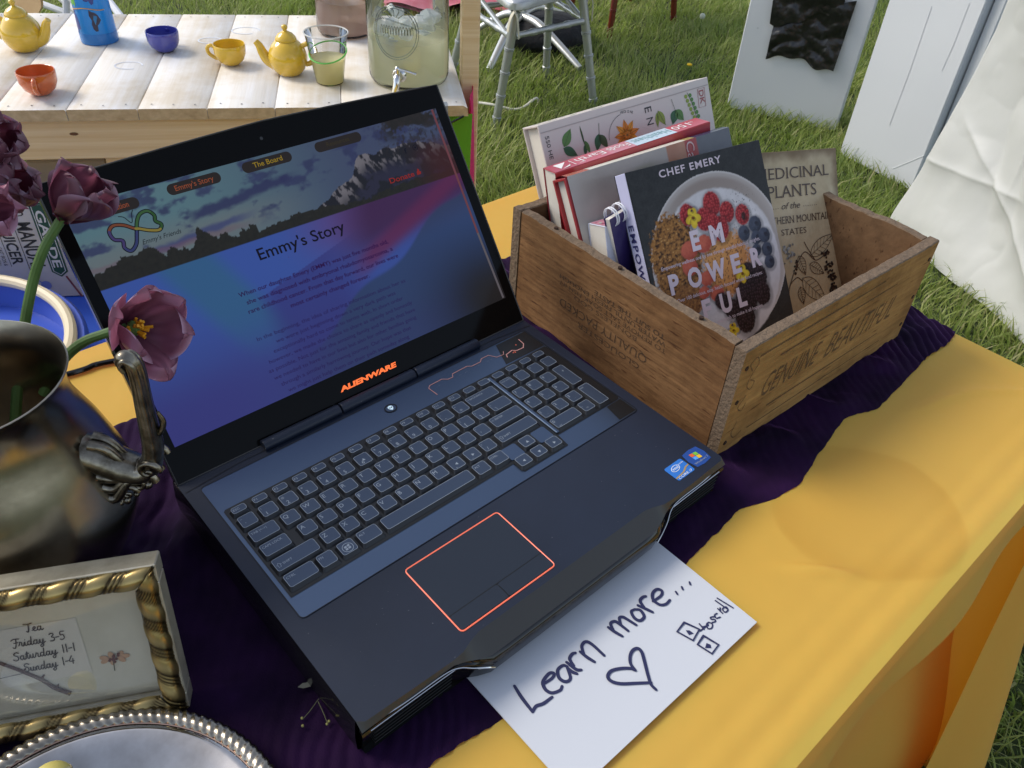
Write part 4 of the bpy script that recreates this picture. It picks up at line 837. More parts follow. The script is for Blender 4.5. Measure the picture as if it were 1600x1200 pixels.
    part('spine_print', s, [mk('spine_green', (.30, .40, .20), .5), mk('spine_dot', (.45, .45, .42), .5)], sp, local=True, flat=True)
herb_book()
def red_book():
    W, H, T = .2183, .1796, .0272
    t = thing('red_spine_book', 'red spined paperback lying spine up before the tall cream hardback', 'book', NEAR(1.015) @ pose((.2882, .2849, -.03), -.228, .195, .116), 'books standing in the crate')
    m = mk('red_cover', (.38, .035, .045), .35, coat=(.3, .15)); f, sp = book_core(t, W, H, T, m, bt=.0012, inset=.0015)
    s = MB(); Ft = (np.array([0, 0, H]), np.array([-1., 0, 0]), np.array([0, -1., 0])); h = .0003
    R_ = lambda x0, x1, m_, hh=h: s.poly([(-x1, -T + .001), (-x0, -T + .001), (-x0, -.001), (-x1, -.001)], Ft, m_, hh)
    R_(.001, .034, 0); R_(.034, .078, 1); R_(.078, .112, 2); R_(.112, .170, 3); R_(.170, W - .001, 4)
    for x0, x1, w, c in ((.037, .075, 'Earth', 5), (.081, .109, 'Foods', 5), (.116, .167, 'Healthiest', 6), (.173, .197, '150', 5)):
        s.text(w, -x1, -x0, -.0205, .0125, Ft, c, .0006)
    s.text('on', -.044, -.037, -.0075, .004, Ft, 5, .0006); s.text('the', -.205, -.199, -.019, .004, Ft, 5, .0006)
    s.poly([(-.026, -.022), (-.010, -.022), (-.012, -.006)], Ft, 5, .0006); s.poly([(-.030, -.0185), (-.026, -.0105), (-.0135, -.004), (-.024, -.006)], Ft, 5, .0008); s.stroke([(-.031, -.005), (-.031, -.022)], .0010, Ft, 5, .0006, 1)
    part('spine_print', s, [mk('spine_%s' % n, c, .3, coat=(.3, .12)) for n, c in (('crimson', (.40, .06, .09)), ('rose', (.48, .10, .13)), ('pink', (.50, .17, .20)), ('pale_blue', (.45, .55, .62)), ('red', (.42, .035, .05)))] + [m_white, mk('spine_green_ink', (.2, .36, .38), .4)], sp, local=True, flat=True)
red_book()
def jacket_book():
    W, H, T = .2519, .1968, .0257
    t = thing('jacketed_book', 'hardback with red boards and a glossy taupe jacket behind the spiral notebook', 'book', NEAR(.982) @ pose((.2777, .2169, -.0297), -.172, .532, .054), 'books standing in the crate')
    m = mk('red_boards', (.33, .02, .025), .4); f, sp = book_core(t, W, H, T, m, bt=.003, inset=.005)
    j = MB(); xs = np.linspace(.003, W - .001, 120); ys = np.linspace(.002, H + .0006, 60); X, Y = np.meshgrid(xs, ys, indexing='ij')
    n1 = fbm(X * 22, Y * 22, 81); C = mixc((.36, .31, .27), (.50, .45, .40), n1)
    C = mixc(C, (.30, .24, .16), sst(.035, .0, np.hypot((X - .10) / 1.4, Y - .150)) * .9); C = mixc(C, (.14, .18, .08), sst(.52, .6, fbm(X * 60, Y * 60, 82)) * sst(.03, .0, np.hypot((X - .11) / 1.3, Y - .165)))
    C = np.where((X > .147)[..., None], mixc((.42, .17, .09), (.55, .28, .17), fbm(X * 40, Y * 20, 83)), C); C = np.where((X > .176)[..., None], np.array((.42, .06, .055)), C); C = np.where((X > .196)[..., None], mixc((.09, .095, .11), (.15, .155, .17), n1), C)
    P = np.stack([X, -.0008 - .0004 * fbm(X * 30, Y * 30, 84), Y], -1); j.grid(P, 0, C.reshape(-1, 3))
    yb = np.linspace(-.0008, T + .0008, 8); X2, Y2 = np.meshgrid(xs, yb, indexing='ij'); C2 = mixc((.60, .60, .50), (.70, .68, .58), fbm(X2 * 90, Y2 * 90, 85)); C2 = np.where((X2 > .178)[..., None], np.array((.40, .33, .12)), C2); C2 = np.where((X2 > .194)[..., None], np.array((.03, .04, .09)), C2)
    C2 = np.where((X2 < .035)[..., None], np.array((.38, .10, .06)), C2)
    bow = .0022 * np.sin((Y2 + .0008) / (T + .0016) * PI); j.grid(np.stack([X2, Y2, H + .0006 + bow], -1), 0, C2.reshape(-1, 3))
    jo = part('dust_jacket', j, mk('glossy_jacket', None, .22, vcol=True, coat=(.12, .15), bump=((28, 28, 28), .35, .004)), t, local=True, ang=60)
    a = MB(); Fr = (np.array([0, -.0012, 0.]), np.array([0, 0, -1.]), np.array([1., 0, 0])); a.text('Ca', -.1950, -.1740, .1780, .0120, Fr, 0, .0004, .0); a.text('Po', -.1950, -.1740, .1555, .0110, Fr, 1, .0004) if False else None
    part('jacket_print', a, [mk('jacket_letters', (.66, .48, .46), .4)], jo, local=True, flat=True)
jacket_book()
def small_books():
    t = thing('white_paperback', 'small thick white paperback with a pink spine beside the spiral notebook', 'book', NEAR(.985) @ pose((.2831, .205, -.0288), -.155, .334, .023), 'books standing in the crate')
    W, H, T = .105, .1439, .031
    m = mk('white_boards', (.62, .63, .72), .5); f, sp = book_core(t, W, H, T, m, bt=.001, inset=.001)
    s = MB(); Ft = (np.array([0, 0, H]), np.array([1., 0, 0]), np.array([0, 1., 0])); s.poly([(.002, .002), (W - .002, .002), (W - .002, T - .002), (.002, T - .002)], Ft, 0, .0003)
    for i in range(40): s.disc((random.uniform(.005, .1), random.uniform(.004, T - .004)), random.uniform(.001, .003), Ft, 1 + i % 2, .0005 + .0001 * (i % 5), 7)
    part('spine_print', s, [mk('pink_print', (.50, .22, .28), .5), mk('dark_pink', (.35, .08, .14), .5), mk('mint_print', (.35, .5, .40), .5)], sp, local=True, flat=True)
    W, H, T = .11, .1624, .0100
    t = thing('spiral_notebook', 'dark violet notebook bound with white wire loops along its top', 'notebook', NEAR(1.0) @ pose((.3036, .1940, -.029), -.063, .271, .18), 'books standing in the crate')
    m = mk('violet_cover', (.035, .022, .11), .35, coat=(.2, .2))
    b = MB(); b.box(0, W, 0, .0012, 0, H, .0004); part('front_cover', b, m, t, local=True); b = MB(); b.box(0, W, T - .0012, T, 0, H, .0004); part('back_cover', b, m, t, local=True)
    b = MB(); b.box(.001, W - .001, .0014, T - .0014, .001, H - .001, .0003); part('page_block', b, m_pages, t, local=True)
    mw = mk('white_wire', (.75, .76, .8), .3)
    for i in range(9):
        x = .006 + i * .0115
        for d in (0, .0028):
            w = MB(); w.tube([(x + d, T / 2 + .0100 * math.cos(a), H - .001 + .0105 * math.sin(a)) for a in np.linspace(0, 2 * PI, 17)[:-1]], .0008, 6, closed=True); part('wire_loop', w, mw, t, local=True)
small_books()
def recipe_book():
    W, H, T = .1976, .2382, .0205
    t = thing('recipe_book', 'black paperback cookbook showing a bowl of granola and berries, foremost in the crate', 'book', pose((.2808, .1167, -.0298), -.166, .594, .001), 'books standing in the crate')
    mb_ = mk('charcoal_cover', (.022, .022, .023), .45, spec=.3); ml = mk('lilac_spine', (.50, .50, .68), .4)
    f, sp = book_core(t, W, H, T, mb_, bt=.0012, inset=.001, hinge='left', spine_m=ml)
    nx, ny = 250, 300; xs = np.linspace(.0008, W - .0004, nx); ys = np.linspace(.0008, H - .0008, ny); X, Y = np.meshgrid(xs * 1000, ys * 1000, indexing='ij')
    n1 = fbm(X / 7, Y / 7, 91); n2 = fbm(X / 2.6, Y / 2.6, 92); n3 = vn(X / 1.3, Y / 1.3, 93)
    C = mixc((.016, .017, .018), (.045, .045, .046), n1 * .6 + n3 * .4)
    d = np.hypot(X - 106, (Y - 121) * 1.035); rim = 100
    bowl = mixc((.36, .31, .28), (.50, .45, .42), sst(84, 100, d) * .6 + .4 * sst(190, 60, Y)); bowl = mixc(bowl, (.56, .52, .50), sst(97, 99, d)); bowl = mixc(bowl, (.27, .21, .18), .75 * sst(96, 90, d) * sst(170, 215, Y))
    C = np.where((d < rim)[..., None], bowl, C)
    yog = mixc((.55, .52, .52), (.68, .65, .66), n1); dy_ = np.hypot((X - 104) / 1.0, (Y - 110) * 1.0) + 3 * (n1 - .5); C = mixc(C, yog, sst(91, 88, dy_))
    def blob(cx, cy, rx, ry, c0, c1, cell=0, rot=0, edge=.18, wob=.25):
        nonlocal C
        x = X - cx; y = Y - cy; xr = x * math.cos(rot) + y * math.sin(rot); yr = -x * math.sin(rot) + y * math.cos(rot)
        q = np.hypot(xr / rx, yr / ry) + wob * (n2 - .5); msk = sst(1, 1 - edge, q)
        if cell:
            tex_ = sst(.75, .15, cells(X / (cell * 1.7), Y / (cell * 1.7), 3)); c = mixc(c0, c1, np.clip(tex_ * (.55 + .35 * (yr / ry - xr / rx) * .6) + .12 * n2, 0, 1)); hl = sst(.22, .05, cells(X / (cell * 1.7) + .12, Y / (cell * 1.7) - .15, 3)); c = mixc(c, np.minimum(np.array(c1) * 1.5 + .10, 1), hl * .5)
        else: c = mixc(c0, c1, np.clip(n2 * .45 + .45 * np.clip((yr / ry - xr / rx) * .5 + .4, 0, 1) + .25 * (1 - q), 0, 1))
        C = C * (1 - .45 * (sst(1.28, .95, np.hypot((xr - 1.2) / rx, (yr + 1.6) / ry)) * (1 - msk)))[..., None]
        C = mixc(C, c, msk)
    # granola, nut butter, strawberries
    gm = sst(1, .9, np.hypot((X - 42) / 37, (Y - 132) / 55) + .35 * (n2 - .5)); cell = .62 * (1 - np.abs(2 * fbm(X / 5 + Y / 11, Y / 4 - X / 13, 95, 3) - 1)) + .50 * (1 - cells(X / 5.5 + n2, Y / 3.6 + n1, 95) * .9) - .22 * n3
    gc = mixc((.035, .011, .003), (.36, .155, .035), sst(.35, .85, cell)); gc = mixc(gc, (.56, .33, .12), sst(.85, 1.0, cell)); C = mixc(C, gc, gm)
    blob(46, 86, 26, 20, (.10, .03, .02), (.32, .14, .05)); C = np.where((np.hypot((X - 46) / 26, (Y - 86) / 20) < .9)[..., None], mixc(C, gc, .6 + 0 * X), C)
    blob(112, 112, 40, 40, (.45, .16, .04), (.72, .36, .11), wob=.5); C = mixc(C, np.array((.10, .04, .02)), sst(.70, .74, vn(X / 1.5, Y / 1.9, 96)) * sst(40, 30, np.hypot(X - 112, Y - 112)) * .8)
    for cx, cy, r_ in ((62, 140, 13), (58, 122, 12), (78, 104, 11), (84, 142, 13), (88, 84, 12), (70, 90, 9)): blob(cx, cy, r_, r_ * .85, (.30, .03, .02), (.66, .16, .09), 0)
    for cx, cy, r_ in ((70, 178, 12), (107, 182, 14), (127, 169, 12), (92, 168, 13), (112, 153, 14), (104, 162, 10), (149, 161, 12)): blob(cx, cy, r_, r_ * 1.12, (.17, .004, .008), (.56, .045, .05), 1.9, wob=.12)
    blob(150, 159, 3.4, 5, (.03, .0, .0), (.06, .01, .01))
    for cx, cy, r_ in ((146, 140, 10), (165, 146, 11), (163, 131, 9), (176, 131, 10), (176, 114, 9.5), (176, 99, 9), (160, 117, 8)): blob(cx, cy, r_, r_, (.008, .009, .018), (.085, .10, .15), 0, wob=.1); blob(cx + 2, cy + 1.5, 2.6, 2.2, (.01, .01, .02), (.03, .03, .05))
    for cx, cy, r_, s_ in ((152, 86, 17, 1.1), (130, 68, 19, 1.2), (122, 46, 17, 1.2), (155, 66, 14, 1.1), (104, 62, 13, 1), (92, 74, 11, 1), (140, 100, 10, .8)): blob(cx, cy, r_, r_ * s_, (.004, .002, .003), (.050, .022, .030), 2.1, wob=.2)
    chia = (sst(.80, .84, vn(X / 1.1, Y / 1.1, 97)) * (sst(26, 8, np.hypot(X - 152, Y - 172)) + .5 * sst(24, 10, np.hypot(X - 140, Y - 158)) + .15 * sst(92, 60, d))); C = mixc(C, np.array((.05, .045, .04)), np.clip(chia, 0, 1))
    for cx, cy, r_ in ((77, 173, 1.), (131, 96, .95), (100, 37, .8)):
        for an, ln in ((1.9, 9), (1.2, 9), (3.4, 9), (-.2, 9), (-1.6, 10)): blob(cx + r_ * ln * .62 * math.cos(an), cy + r_ * ln * .62 * math.sin(an), 6.2 * r_, 4.8 * r_, (.55, .33, .01), (.86, .66, .05), 0, an, wob=.1)
        blob(cx, cy, 2.6 * r_, 2.0 * r_, (.05, .02, .0), (.3, .1, .0)); blob(cx, cy + 8 * r_, 2, 1.4, (.05, .02, .03), (.1, .03, .05))
    p = MB(); p.grid(np.stack([X / 1000, np.full_like(X, -.0004), Y / 1000], -1), 0, C.reshape(-1, 3))
    art = part('cover_print', p, mk('bowl_print', None, .5, spec=.25, vcol=True), f, local=True, flat=True)
    a = MB(); h = .0008; T_ = lambda s_, x0, x1, y, c, m_=0, o=.03, sp_=1.: a.text(s_, x0 / 1000, x1 / 1000, y / 1000, c / 1000, FB, m_, h, o, 0, sp_)
    T_('CHEF EMERY', 43, 134, 224, 7.6, 0, .02, 1.15); T_('E', 66.5, 79, 138.5, 20, 0, .045); T_('M', 95, 115, 138.5, 20, 0, .045)
    for c, x0, x1 in (('P', 24, 38), ('O', 51, 71), ('W', 79, 108), ('E', 117, 131), ('R', 148, 164)): T_(c, x0, x1, 99.5, 20, 0, .045)
    for c, x0, x1 in (('F', 62, 75), ('U', 89, 106), ('L', 116, 129)): T_(c, x0, x1, 60.5, 20.5, 0, .045)
    T_('Empowering wellness one by one through mindful habitual insights.', 18, 168, 127.2, 4.0, 0, .005); T_('Over 100 delicious, easy, health focused whole food recipes.', 30, 161, 88.4, 4.0, 0, .005); T_('Tips and tools to make it all happen.', 68, 152, 51.4, 4.0, 0, .005)
    part('cover_lettering', a, [mk('pale_pink_print', (.66, .55, .60), .4)], f, local=True, flat=True)
    s = MB(); Fs = (np.array([0, 0, 0.]), np.array([0, 0, -1.]), np.array([0, -1., 0])); s.text('EMPOWERFUL', -.1830, -.0750, -.0150, .0082, Fs, 0, .0004, .015, 0, 1.2)
    part('spine_lettering', s, [mk('spine_navy_ink', (.03, .03, .12), .5)], sp, local=True, flat=True)
recipe_book()
def plant_book():
    W, H, T = .1380, .2142, .012
    t = thing('plant_guide', 'worn tan paperback of plants with an inked berry sprig, rightmost in the crate', 'book', pose((.4485, .1130, -.0301), -.188, .551, -.123), 'books standing in the crate')
    m = mk('tan_edge', (.30, .22, .12), .5); f, sp = book_core(t, W, H, T, m, bt=.0010, inset=.001, hinge='left')
    xs = np.linspace(.0005, W - .0004, 100); ys = np.linspace(.0005, H - .0005, 150); X, Y = np.meshgrid(xs * 1000, ys * 1000, indexing='ij')
    n1 = fbm(X / 16, Y / 16, 101); n2 = fbm(X / 3, Y / 3, 102); C = mixc((.36, .27, .15), (.56, .46, .30), n1 * .7 + n2 * .3)
    ed = np.minimum(np.minimum(X, W * 1000 - X), np.minimum(Y, H * 1000 - Y)); C = mixc(C, (.13, .075, .028), .8 * sst(16, 0, ed + 10 * (n1 - .5)))
    p = MB(); p.grid(np.stack([X / 1000, -.0004 - .0010 * np.sin(X / 138 * PI * 1.5) * 0 - .0006 * fbm(X / 20, Y / 60, 104), Y / 1000], -1), 0, C.reshape(-1, 3))
    art = part('cover_print', p, mk('parchment_print', None, .45, spec=.3, vcol=True, coat=(.10, .15), bump=((30, 30, 12), .35, .006)), f, local=True)
    a = MB(); h = .0014
    def serif(s_, x0, x1, y, cap, m_=0):
        a.text(s_, x0 / 1000, x1 / 1000, y / 1000, cap / 1000, FB, m_, h, -.004)
        v, ff = text_geo(s_, -.004, 0., 1.); sx = (x1 - x0) / (v[:, 0].max() - v[:, 0].min()); n = len(s_)
        # small feet and heads on the upright strokes
        x = x0
        pos = []
        w0 = 0
        for i, c in enumerate(s_):
            vv, _ = text_geo(s_[:i + 1], -.004, 0., 1.); xe = (vv[:, 0].max() - v[:, 0].min()) * sx + x0; gl, _ = text_geo(c, -.004, 0., 1.)
            if len(gl):
                gw = (gl[:, 0].max() - gl[:, 0].min()) * sx; xs_ = xe - gw; st = cap * .16
                feet = {'M': (0, 1), 'E': (0,), 'D': (0,), 'I': (.5,), 'N': (0, 1), 'A': (0, 1), 'L': (0,), 'P': (0,), 'T': (.5,), 'R': (0, 1), 'U': ()}.get(c, ())
                for q in feet:
                    cx = xs_ + st * .4 + (gw - st * .8) * q; a.poly([((cx - st) / 1000, y / 1000), ((cx + st) / 1000, y / 1000), ((cx + st) / 1000, (y + cap * .06) / 1000), ((cx - st) / 1000, (y + cap * .06) / 1000)], FB, m_, h + .0001)
                    if c not in 'AT': a.poly([((cx - st) / 1000, (y + cap * .94) / 1000), ((cx + st * .6) / 1000, (y + cap * .94) / 1000), ((cx + st * .6) / 1000, (y + cap) / 1000), ((cx - st) / 1000, (y + cap) / 1000)], FB, m_, h + .0001)
    serif('MEDICINAL', 3, 122, 182, 13); serif('PLANTS', 19, 99, 160, 14); a.text('of the', .039, .070, .1460, .0075, FB, 0, h, 0, .35)
    for i in range(7):
        a.disc((.076 + i * .0036, .1475), .0006, FB, 0, h, 6); a.disc((.033 - i * .0036, .1475), .0006, FB, 0, h, 6)
    serif('SOUTHERN MOUNTAIN', -2 + 3, 122, 129, 8.4); serif('STATES', 36, 78, 115, 7.2)
    S_ = lambda P, w=.0008: a.stroke(np.array(P) / 1000, w, FB, 1, h)
    S_([(43, 50), (56, 74), (73, 92), (90, 80), (106, 84)], .0011); S_([(73, 104), (78, 96), (90, 80)], .0011); S_([(42, 30), (44, 52), (57, 62), (66, 57)], .0011)
    def oleaf(x0, y0, x1, y1, w):
        d = np.array([x1 - x0, y1 - y0], float); n_ = np.array([-d[1], d[0]]) / np.linalg.norm(d)
        pt = lambda u, s_: np.array([x0, y0]) + d * u + n_ * s_ * w * math.sin(PI * u ** .75)
        S_([pt(u, 1) for u in np.linspace(0, 1, 8)]); S_([pt(u, -1) for u in np.linspace(0, 1, 8)]); S_([(x0, y0), (x1, y1)], .0006)
        for u in np.linspace(.15, .8, 6):
            for s_ in (-.9, .9): a.stroke(np.array([pt(u, 0), pt(min(1, u + .12), s_)]) / 1000, .0005, FB, 1, h, 1)
    oleaf(82, 86, 126, 110, 9); oleaf(62, 88, 72, 64, 7); oleaf(66, 60, 106, 26, 11); oleaf(62, 50, 66, 28, 6); oleaf(80, 76, 104, 62, 7)
    for cx, cy, r_, n in ((108, 84, 6, 16), (113, 70, 7, 22), (117, 56, 7, 24), (119, 42, 6, 20), (116, 32, 5, 12), (56, 76, 5, 9)):
        for i in range(n): a.disc(((cx + random.gauss(0, r_ * .5)) / 1000, (cy + random.gauss(0, r_ * .5)) / 1000), random.uniform(.0012, .0021), FB, 2 if random.random() < .8 else 1, h + .0002 + .00002 * i, 8)
    for i in range(26): a.disc(((45 + random.gauss(0, 4.5)) / 1000, (92 + random.gauss(0, 6)) / 1000), random.uniform(.0012, .0022), FB, 3 + i % 2, h + .0002 + .00002 * i, 8)
    part('cover_lettering', a, [mk('sepia_ink', (.055, .028, .018), .4), mk('sepia_line', (.065, .032, .018), .45), mk('berry_ink', (.018, .010, .010), .4), mk('silver_berry', (.30, .30, .28), .3), mk('grey_berry', (.14, .14, .13), .3)], f, local=True, flat=True)
plant_book()

# ------------------------------------------------------------------ tarnished jug and tulips
m_silver = mk('tarnished_silver', (.30, .27, .22), .24, metal=1, var=((16, 16, 9), 6, (.15, .125, .095), (.58, .52, .42), .25), bump=((60, 60, 60), .05, .002))
m_hand = mk('dark_pewter', (.20, .175, .135), .30, metal=1, var=((90, 90, 90), 4, (.08, .065, .045), (.36, .32, .25), .22), bump=((120, 120, 120), .2, .002))
JX = np.array([-.316, .2965, 0]); HD = np.array([.7473, -.6646, 0]); HN = np.array([.6646, .7473, 0])
def jug():
    t = thing('silver_jug', 'tarnished silver jug holding purple tulips', 'jug', (JX[0], JX[1], -.0445))
    out = [(.030, -.034), (.046, -.032), (.055, -.024), (.064, -.010), (.0745, .010), (.0825, .028), (.0865, .045), (.0855, .062), (.081, .080), (.0755, .1), (.0690, .118), (.0645, .132), (.0628, .145), (.0632, .155), (.0655, .1640), (.0680, .1690), (.0686, .1702), (.0674, .1706)]
    inn = [(.0655, .1665), (.0615, .155), (.061, .145), (.0635, .128), (.074, .098), (.082, .07), (.083, .045), (.07, .005), (.04, -.022), (0, -.026)]
    p = smooth_pts(out, 3).tolist() + inn
    def spout(X, a):
        dirn = math.atan2(-HD[1], -HD[0]); w = np.exp(-((np.angle(np.exp(1j * (a - dirn)))) / .5) ** 2)
        k = sst(.11, .175, X[:, :, 2]) * w[:, None]; X[:, :, 0] += -HD[0] * .028 * k; X[:, :, 1] += -HD[1] * .028 * k; X[:, :, 2] += .014 * k
        return X
    b = MB(); b.lathe([(0, -.034)] + p, 64, o=JX, fn=spout); part('jug_body', b, m_silver, t, ang=60)
    h = lambda r_, z: JX + HD * r_ + np.array([0, 0, z])
    pa = smooth_pts([h(.050, .112), h(.068, .106), h(.086, .095), h(.101, .088), h(.111, .093), h(.1175, .112), h(.1195, .136), h(.121, .160), h(.1225, .180), h(.1215, .191), h(.1170, .1955), h(.1135, .191), h(.1150, .186)], 6); n = len(pa)
    b = MB(); rr = np.interp(np.linspace(0, 1, n), [0, .10, .22, .35, .6, .8, 1], [.012, .012, .011, .0080, .0055, .0048, .0024]); b.tube(pa, rr, 12, up=HN, flat=1.25)
    for s in (-1, 0, 1):
        off = HN * s * .0052 + HD * (.0035 - abs(s) * .0016); b.tube(pa + off, np.interp(np.linspace(0, 1, n), [0, .4, 1], [.0042, .0030, .0016]), 8)
    part('handle', b, m_hand, t, ang=60)
    # scrolls and shells where the handle meets the body
    b = MB()
    for s in (-1, 1):
        for (r0, z0, R0, w) in ((.103, .083, .012, .0036), (.114, .098, .008, .0028), (.094, .074, .007, .0026)):
            c = JX + HD * r0 + HN * s * (.006 if R0 > .01 else .009) + np.array([0, 0, z0]); b.tube([c + HD * R0 * (1 - k / 22) * math.cos(k * .42) + np.array([0, 0, 1]) * R0 * (1 - k / 22) * math.sin(k * .42) + HN * s * .0002 * k for k in range(20)], [w * (1 - k / 30) for k in range(20)], 7)
    for i in range(6):      # fluted shell that spreads the foot of the handle over the belly
        for sg in (-1, 1):
            z0 = .116 - .0085 * i; w0 = .003 + .0013 * i; b.tube(smooth_pts([h(.074, z0) + HN * sg * w0 * 1.5, h(.085, z0 - .004) + HN * sg * w0 * 1.3, h(.097, .090 + .0015 * (2 - i)) + HN * sg * w0, h(.109, .087)], 5), np.linspace(.0042, .0032, 16), 8)
    for k in range(14): b.ball(h(.078 + .0026 * k, .058 + .0017 * k + .002 * math.sin(k * 2.3)) + HN * .010 * math.cos(k * 1.9), .0032 + .0008 * math.sin(k * 1.3), 8)
    b.tube(smooth_pts([h(.119, .125), h(.126, .128), h(.1305, .138), h(.1285, .147)], 5), np.linspace(.0035, .0012, 16), 7)
    part('handle_scroll', b, m_hand, t, ang=70)
    for k in range(4):
        a = math.atan2(HD[1], HD[0]) - .25 + k * PI / 2; u = np.array([math.cos(a), math.sin(a), 0]); w = np.array([-u[1], u[0], 0]); b = MB()
        b.tube(smooth_pts([JX + u * .050 + np.array([0, 0, -.022]), JX + u * .064 + np.array([0, 0, -.024]), JX + u * .070 + np.array([0, 0, -.034]), JX + u * .075 + np.array([0, 0, -.041]), JX + u * .082 + np.array([0, 0, -.0405])], 5), np.linspace(.007, .0045, 21), 8)
        for s in (-1, 1):
            for q in range(2): b.tube(smooth_pts([JX + u * .050 + w * s * (.006 + .006 * q) + np.array([0, 0, -.016]), JX + u * .062 + w * s * (.008 + .005 * q) + np.array([0, 0, -.022]), JX + u * .071 + w * s * .005 + np.array([0, 0, -.036]), JX + u * .078 + w * s * .006 + np.array([0, 0, -.041])], 4), .0028, 6)
        part('foot', b, m_hand, t, ang=70)
jug()
m_petal = mk('tulip_petal', (.14, .035, .07), .42, spec=.4, vcol=True, trl=(.25, (.42, .12, .20)), bump=((40, 40, 900), .12, .001))
m_stem = mk('tulip_stem', (.10, .19, .045), .5, trl=(.1, (.2, .4, .05)), var=((60, 60, 30), 3, (.075, .15, .035), (.13, .23, .06)))
m_stam = mk('yellow_stamen', (.80, .36, .01), .6)
def tulip(label, base, axis, L, Rm, opens, stem, seed, stamens=False, roll=0., tint=1.):
    rs = np.random.default_rng(seed); axis = np.array(axis, float); axis /= np.linalg.norm(axis); base = np.array(base, float)
    t = thing('tulip', label, 'flower', tuple(base), 'purple tulips in the jug')
    u = np.cross(axis, [0, 0, 1.]); u /= np.linalg.norm(u); w = np.cross(axis, u)
    for i in range(6):
        a = roll + i * PI / 3 + rs.normal(0, .08); d = np.cos(a) * u + np.sin(a) * w; e = -np.sin(a) * u + np.cos(a) * w
        o = opens[i % len(opens)] if isinstance(opens, (list, tuple)) else opens; lay = .92 if i % 2 else 1.0
        nv, nu = 26, 19; X = np.zeros((nu, nv, 3)); C = np.zeros((nu, nv, 3)); ph = rs.uniform(0, 6)
        for j, v in enumerate(1 - (1 - np.linspace(0, 1, nv)) ** 1.9):
            rad = Rm * lay * (math.sin(min(1, v * 1.5) * PI / 2) ** .8) * (1 - .30 * (1 - o) * max(0, v - .45) / .55) + Rm * o * 1.1 * v ** 2
            zz = L * (v - .22 * o * v * v); hw = Rm * 1.12 * (.30 + .70 * min(1, v * 1.5) ** .8) * math.sqrt(max(0, 1 - max(0, (v - .52) / .48) ** 2.4))
            for k, s in enumerate(np.linspace(-1, 1, nu)):
                curl = .22 * s * s * hw * (1 - .9 * v * o); ruf = .0026 * math.sin(s * 4 + ph + v * 4) * v ** 2 + .0020 * math.sin(s * 8 + ph * 3 + v * 3) * v ** 3
                X[k, j] = base + axis * (zz - (.05 * L * s * s * v)) + d * (rad - curl * 1.6 + ruf * 1.4) + e * s * hw
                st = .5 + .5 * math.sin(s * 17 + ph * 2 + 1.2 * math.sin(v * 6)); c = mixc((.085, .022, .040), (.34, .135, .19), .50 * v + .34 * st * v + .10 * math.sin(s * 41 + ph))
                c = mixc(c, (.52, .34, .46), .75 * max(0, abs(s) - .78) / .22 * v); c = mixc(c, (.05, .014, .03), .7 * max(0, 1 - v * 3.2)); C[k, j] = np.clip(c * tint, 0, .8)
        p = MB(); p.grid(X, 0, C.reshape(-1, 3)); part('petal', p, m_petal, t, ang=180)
    if stamens:
        for i in range(22):
            an = rs.uniform(0, 2 * PI); sp = rs.uniform(.1, .75); d = axis + sp * (math.cos(an) * u + math.sin(an) * w) * .7; d /= np.linalg.norm(d); l = rs.uniform(.35, .52) * L
            p = MB(); p.tube([base + axis * .004, base + axis * .004 + d * l * .55, base + d * l], [.0007, .0009, .0013], 5); part('stamen', p, m_stam, t)
        p = MB(); p.ball(base + axis * .012, (.005, .005, .007), 8); part('pistil', p, m_stem, t)
    s = MB(); P = smooth_pts(list(stem) + [tuple(base + axis * .003)], 6); s.tube(P, np.linspace(.0042, .0036, len(P)), 10); part('stem', s, m_stem, t)
    return t
def tulips():
    tulip('half closed mauve tulip lying sideways over the top corner of the laptop screen', ray(96, 341, .60), CR.T @ np.array([.66, -.60, -.30]), .0425, .0182, [.28, .10, .36, .12, .28, .2], [tuple(ray(22, 690, .66)), tuple(ray(30, 575, .645)), tuple(ray(45, 470, .63)), tuple(ray(66, 395, .61))], 3, roll=.3, tint=.6)
    tulip('wide open mauve tulip with orange yellow stamens at the left edge of the laptop screen', ray(191, 512, .615), CR.T @ np.array([.90, .06, -.42]), .046, .0200, [.42, .80, .45, .62, .55, .85], [tuple(ray(68, 615, .655)), tuple(ray(95, 567, .645)), tuple(ray(128, 536, .63)), tuple(ray(165, 521, .62))], 5, True, roll=.25, tint=1.3)
    tulip('dark closed tulip bud standing between the sideways tulip and the photo edge', ray(-26, 308, .60), CR.T @ np.array([.88, -.30, -.2]), .040, .0175, .04, [tuple(ray(-20, 690, .66)), tuple(ray(-25, 560, .65)), tuple(ray(-40, 420, .63))], 8, roll=.9, tint=.7)
    tulip('uppermost tulip with a pale petal edge against the plank table', ray(-46, 226, .58), CR.T @ np.array([.92, -.10, -.3]), .038, .0150, .06, [tuple(ray(-30, 690, .66)), tuple(ray(-60, 540, .64)), tuple(ray(-75, 360, .61))], 11, roll=.2, tint=.65)
    tulip('pink petalled tulip hanging lowest of those at the left edge', ray(-46, 330, .57), CR.T @ np.array([.86, .02, -.45]), .033, .0155, .25, [tuple(ray(-40, 690, .66)), tuple(ray(-70, 560, .64)), tuple(ray(-80, 420, .60))], 14, roll=.6, tint=1.5)
tulips()

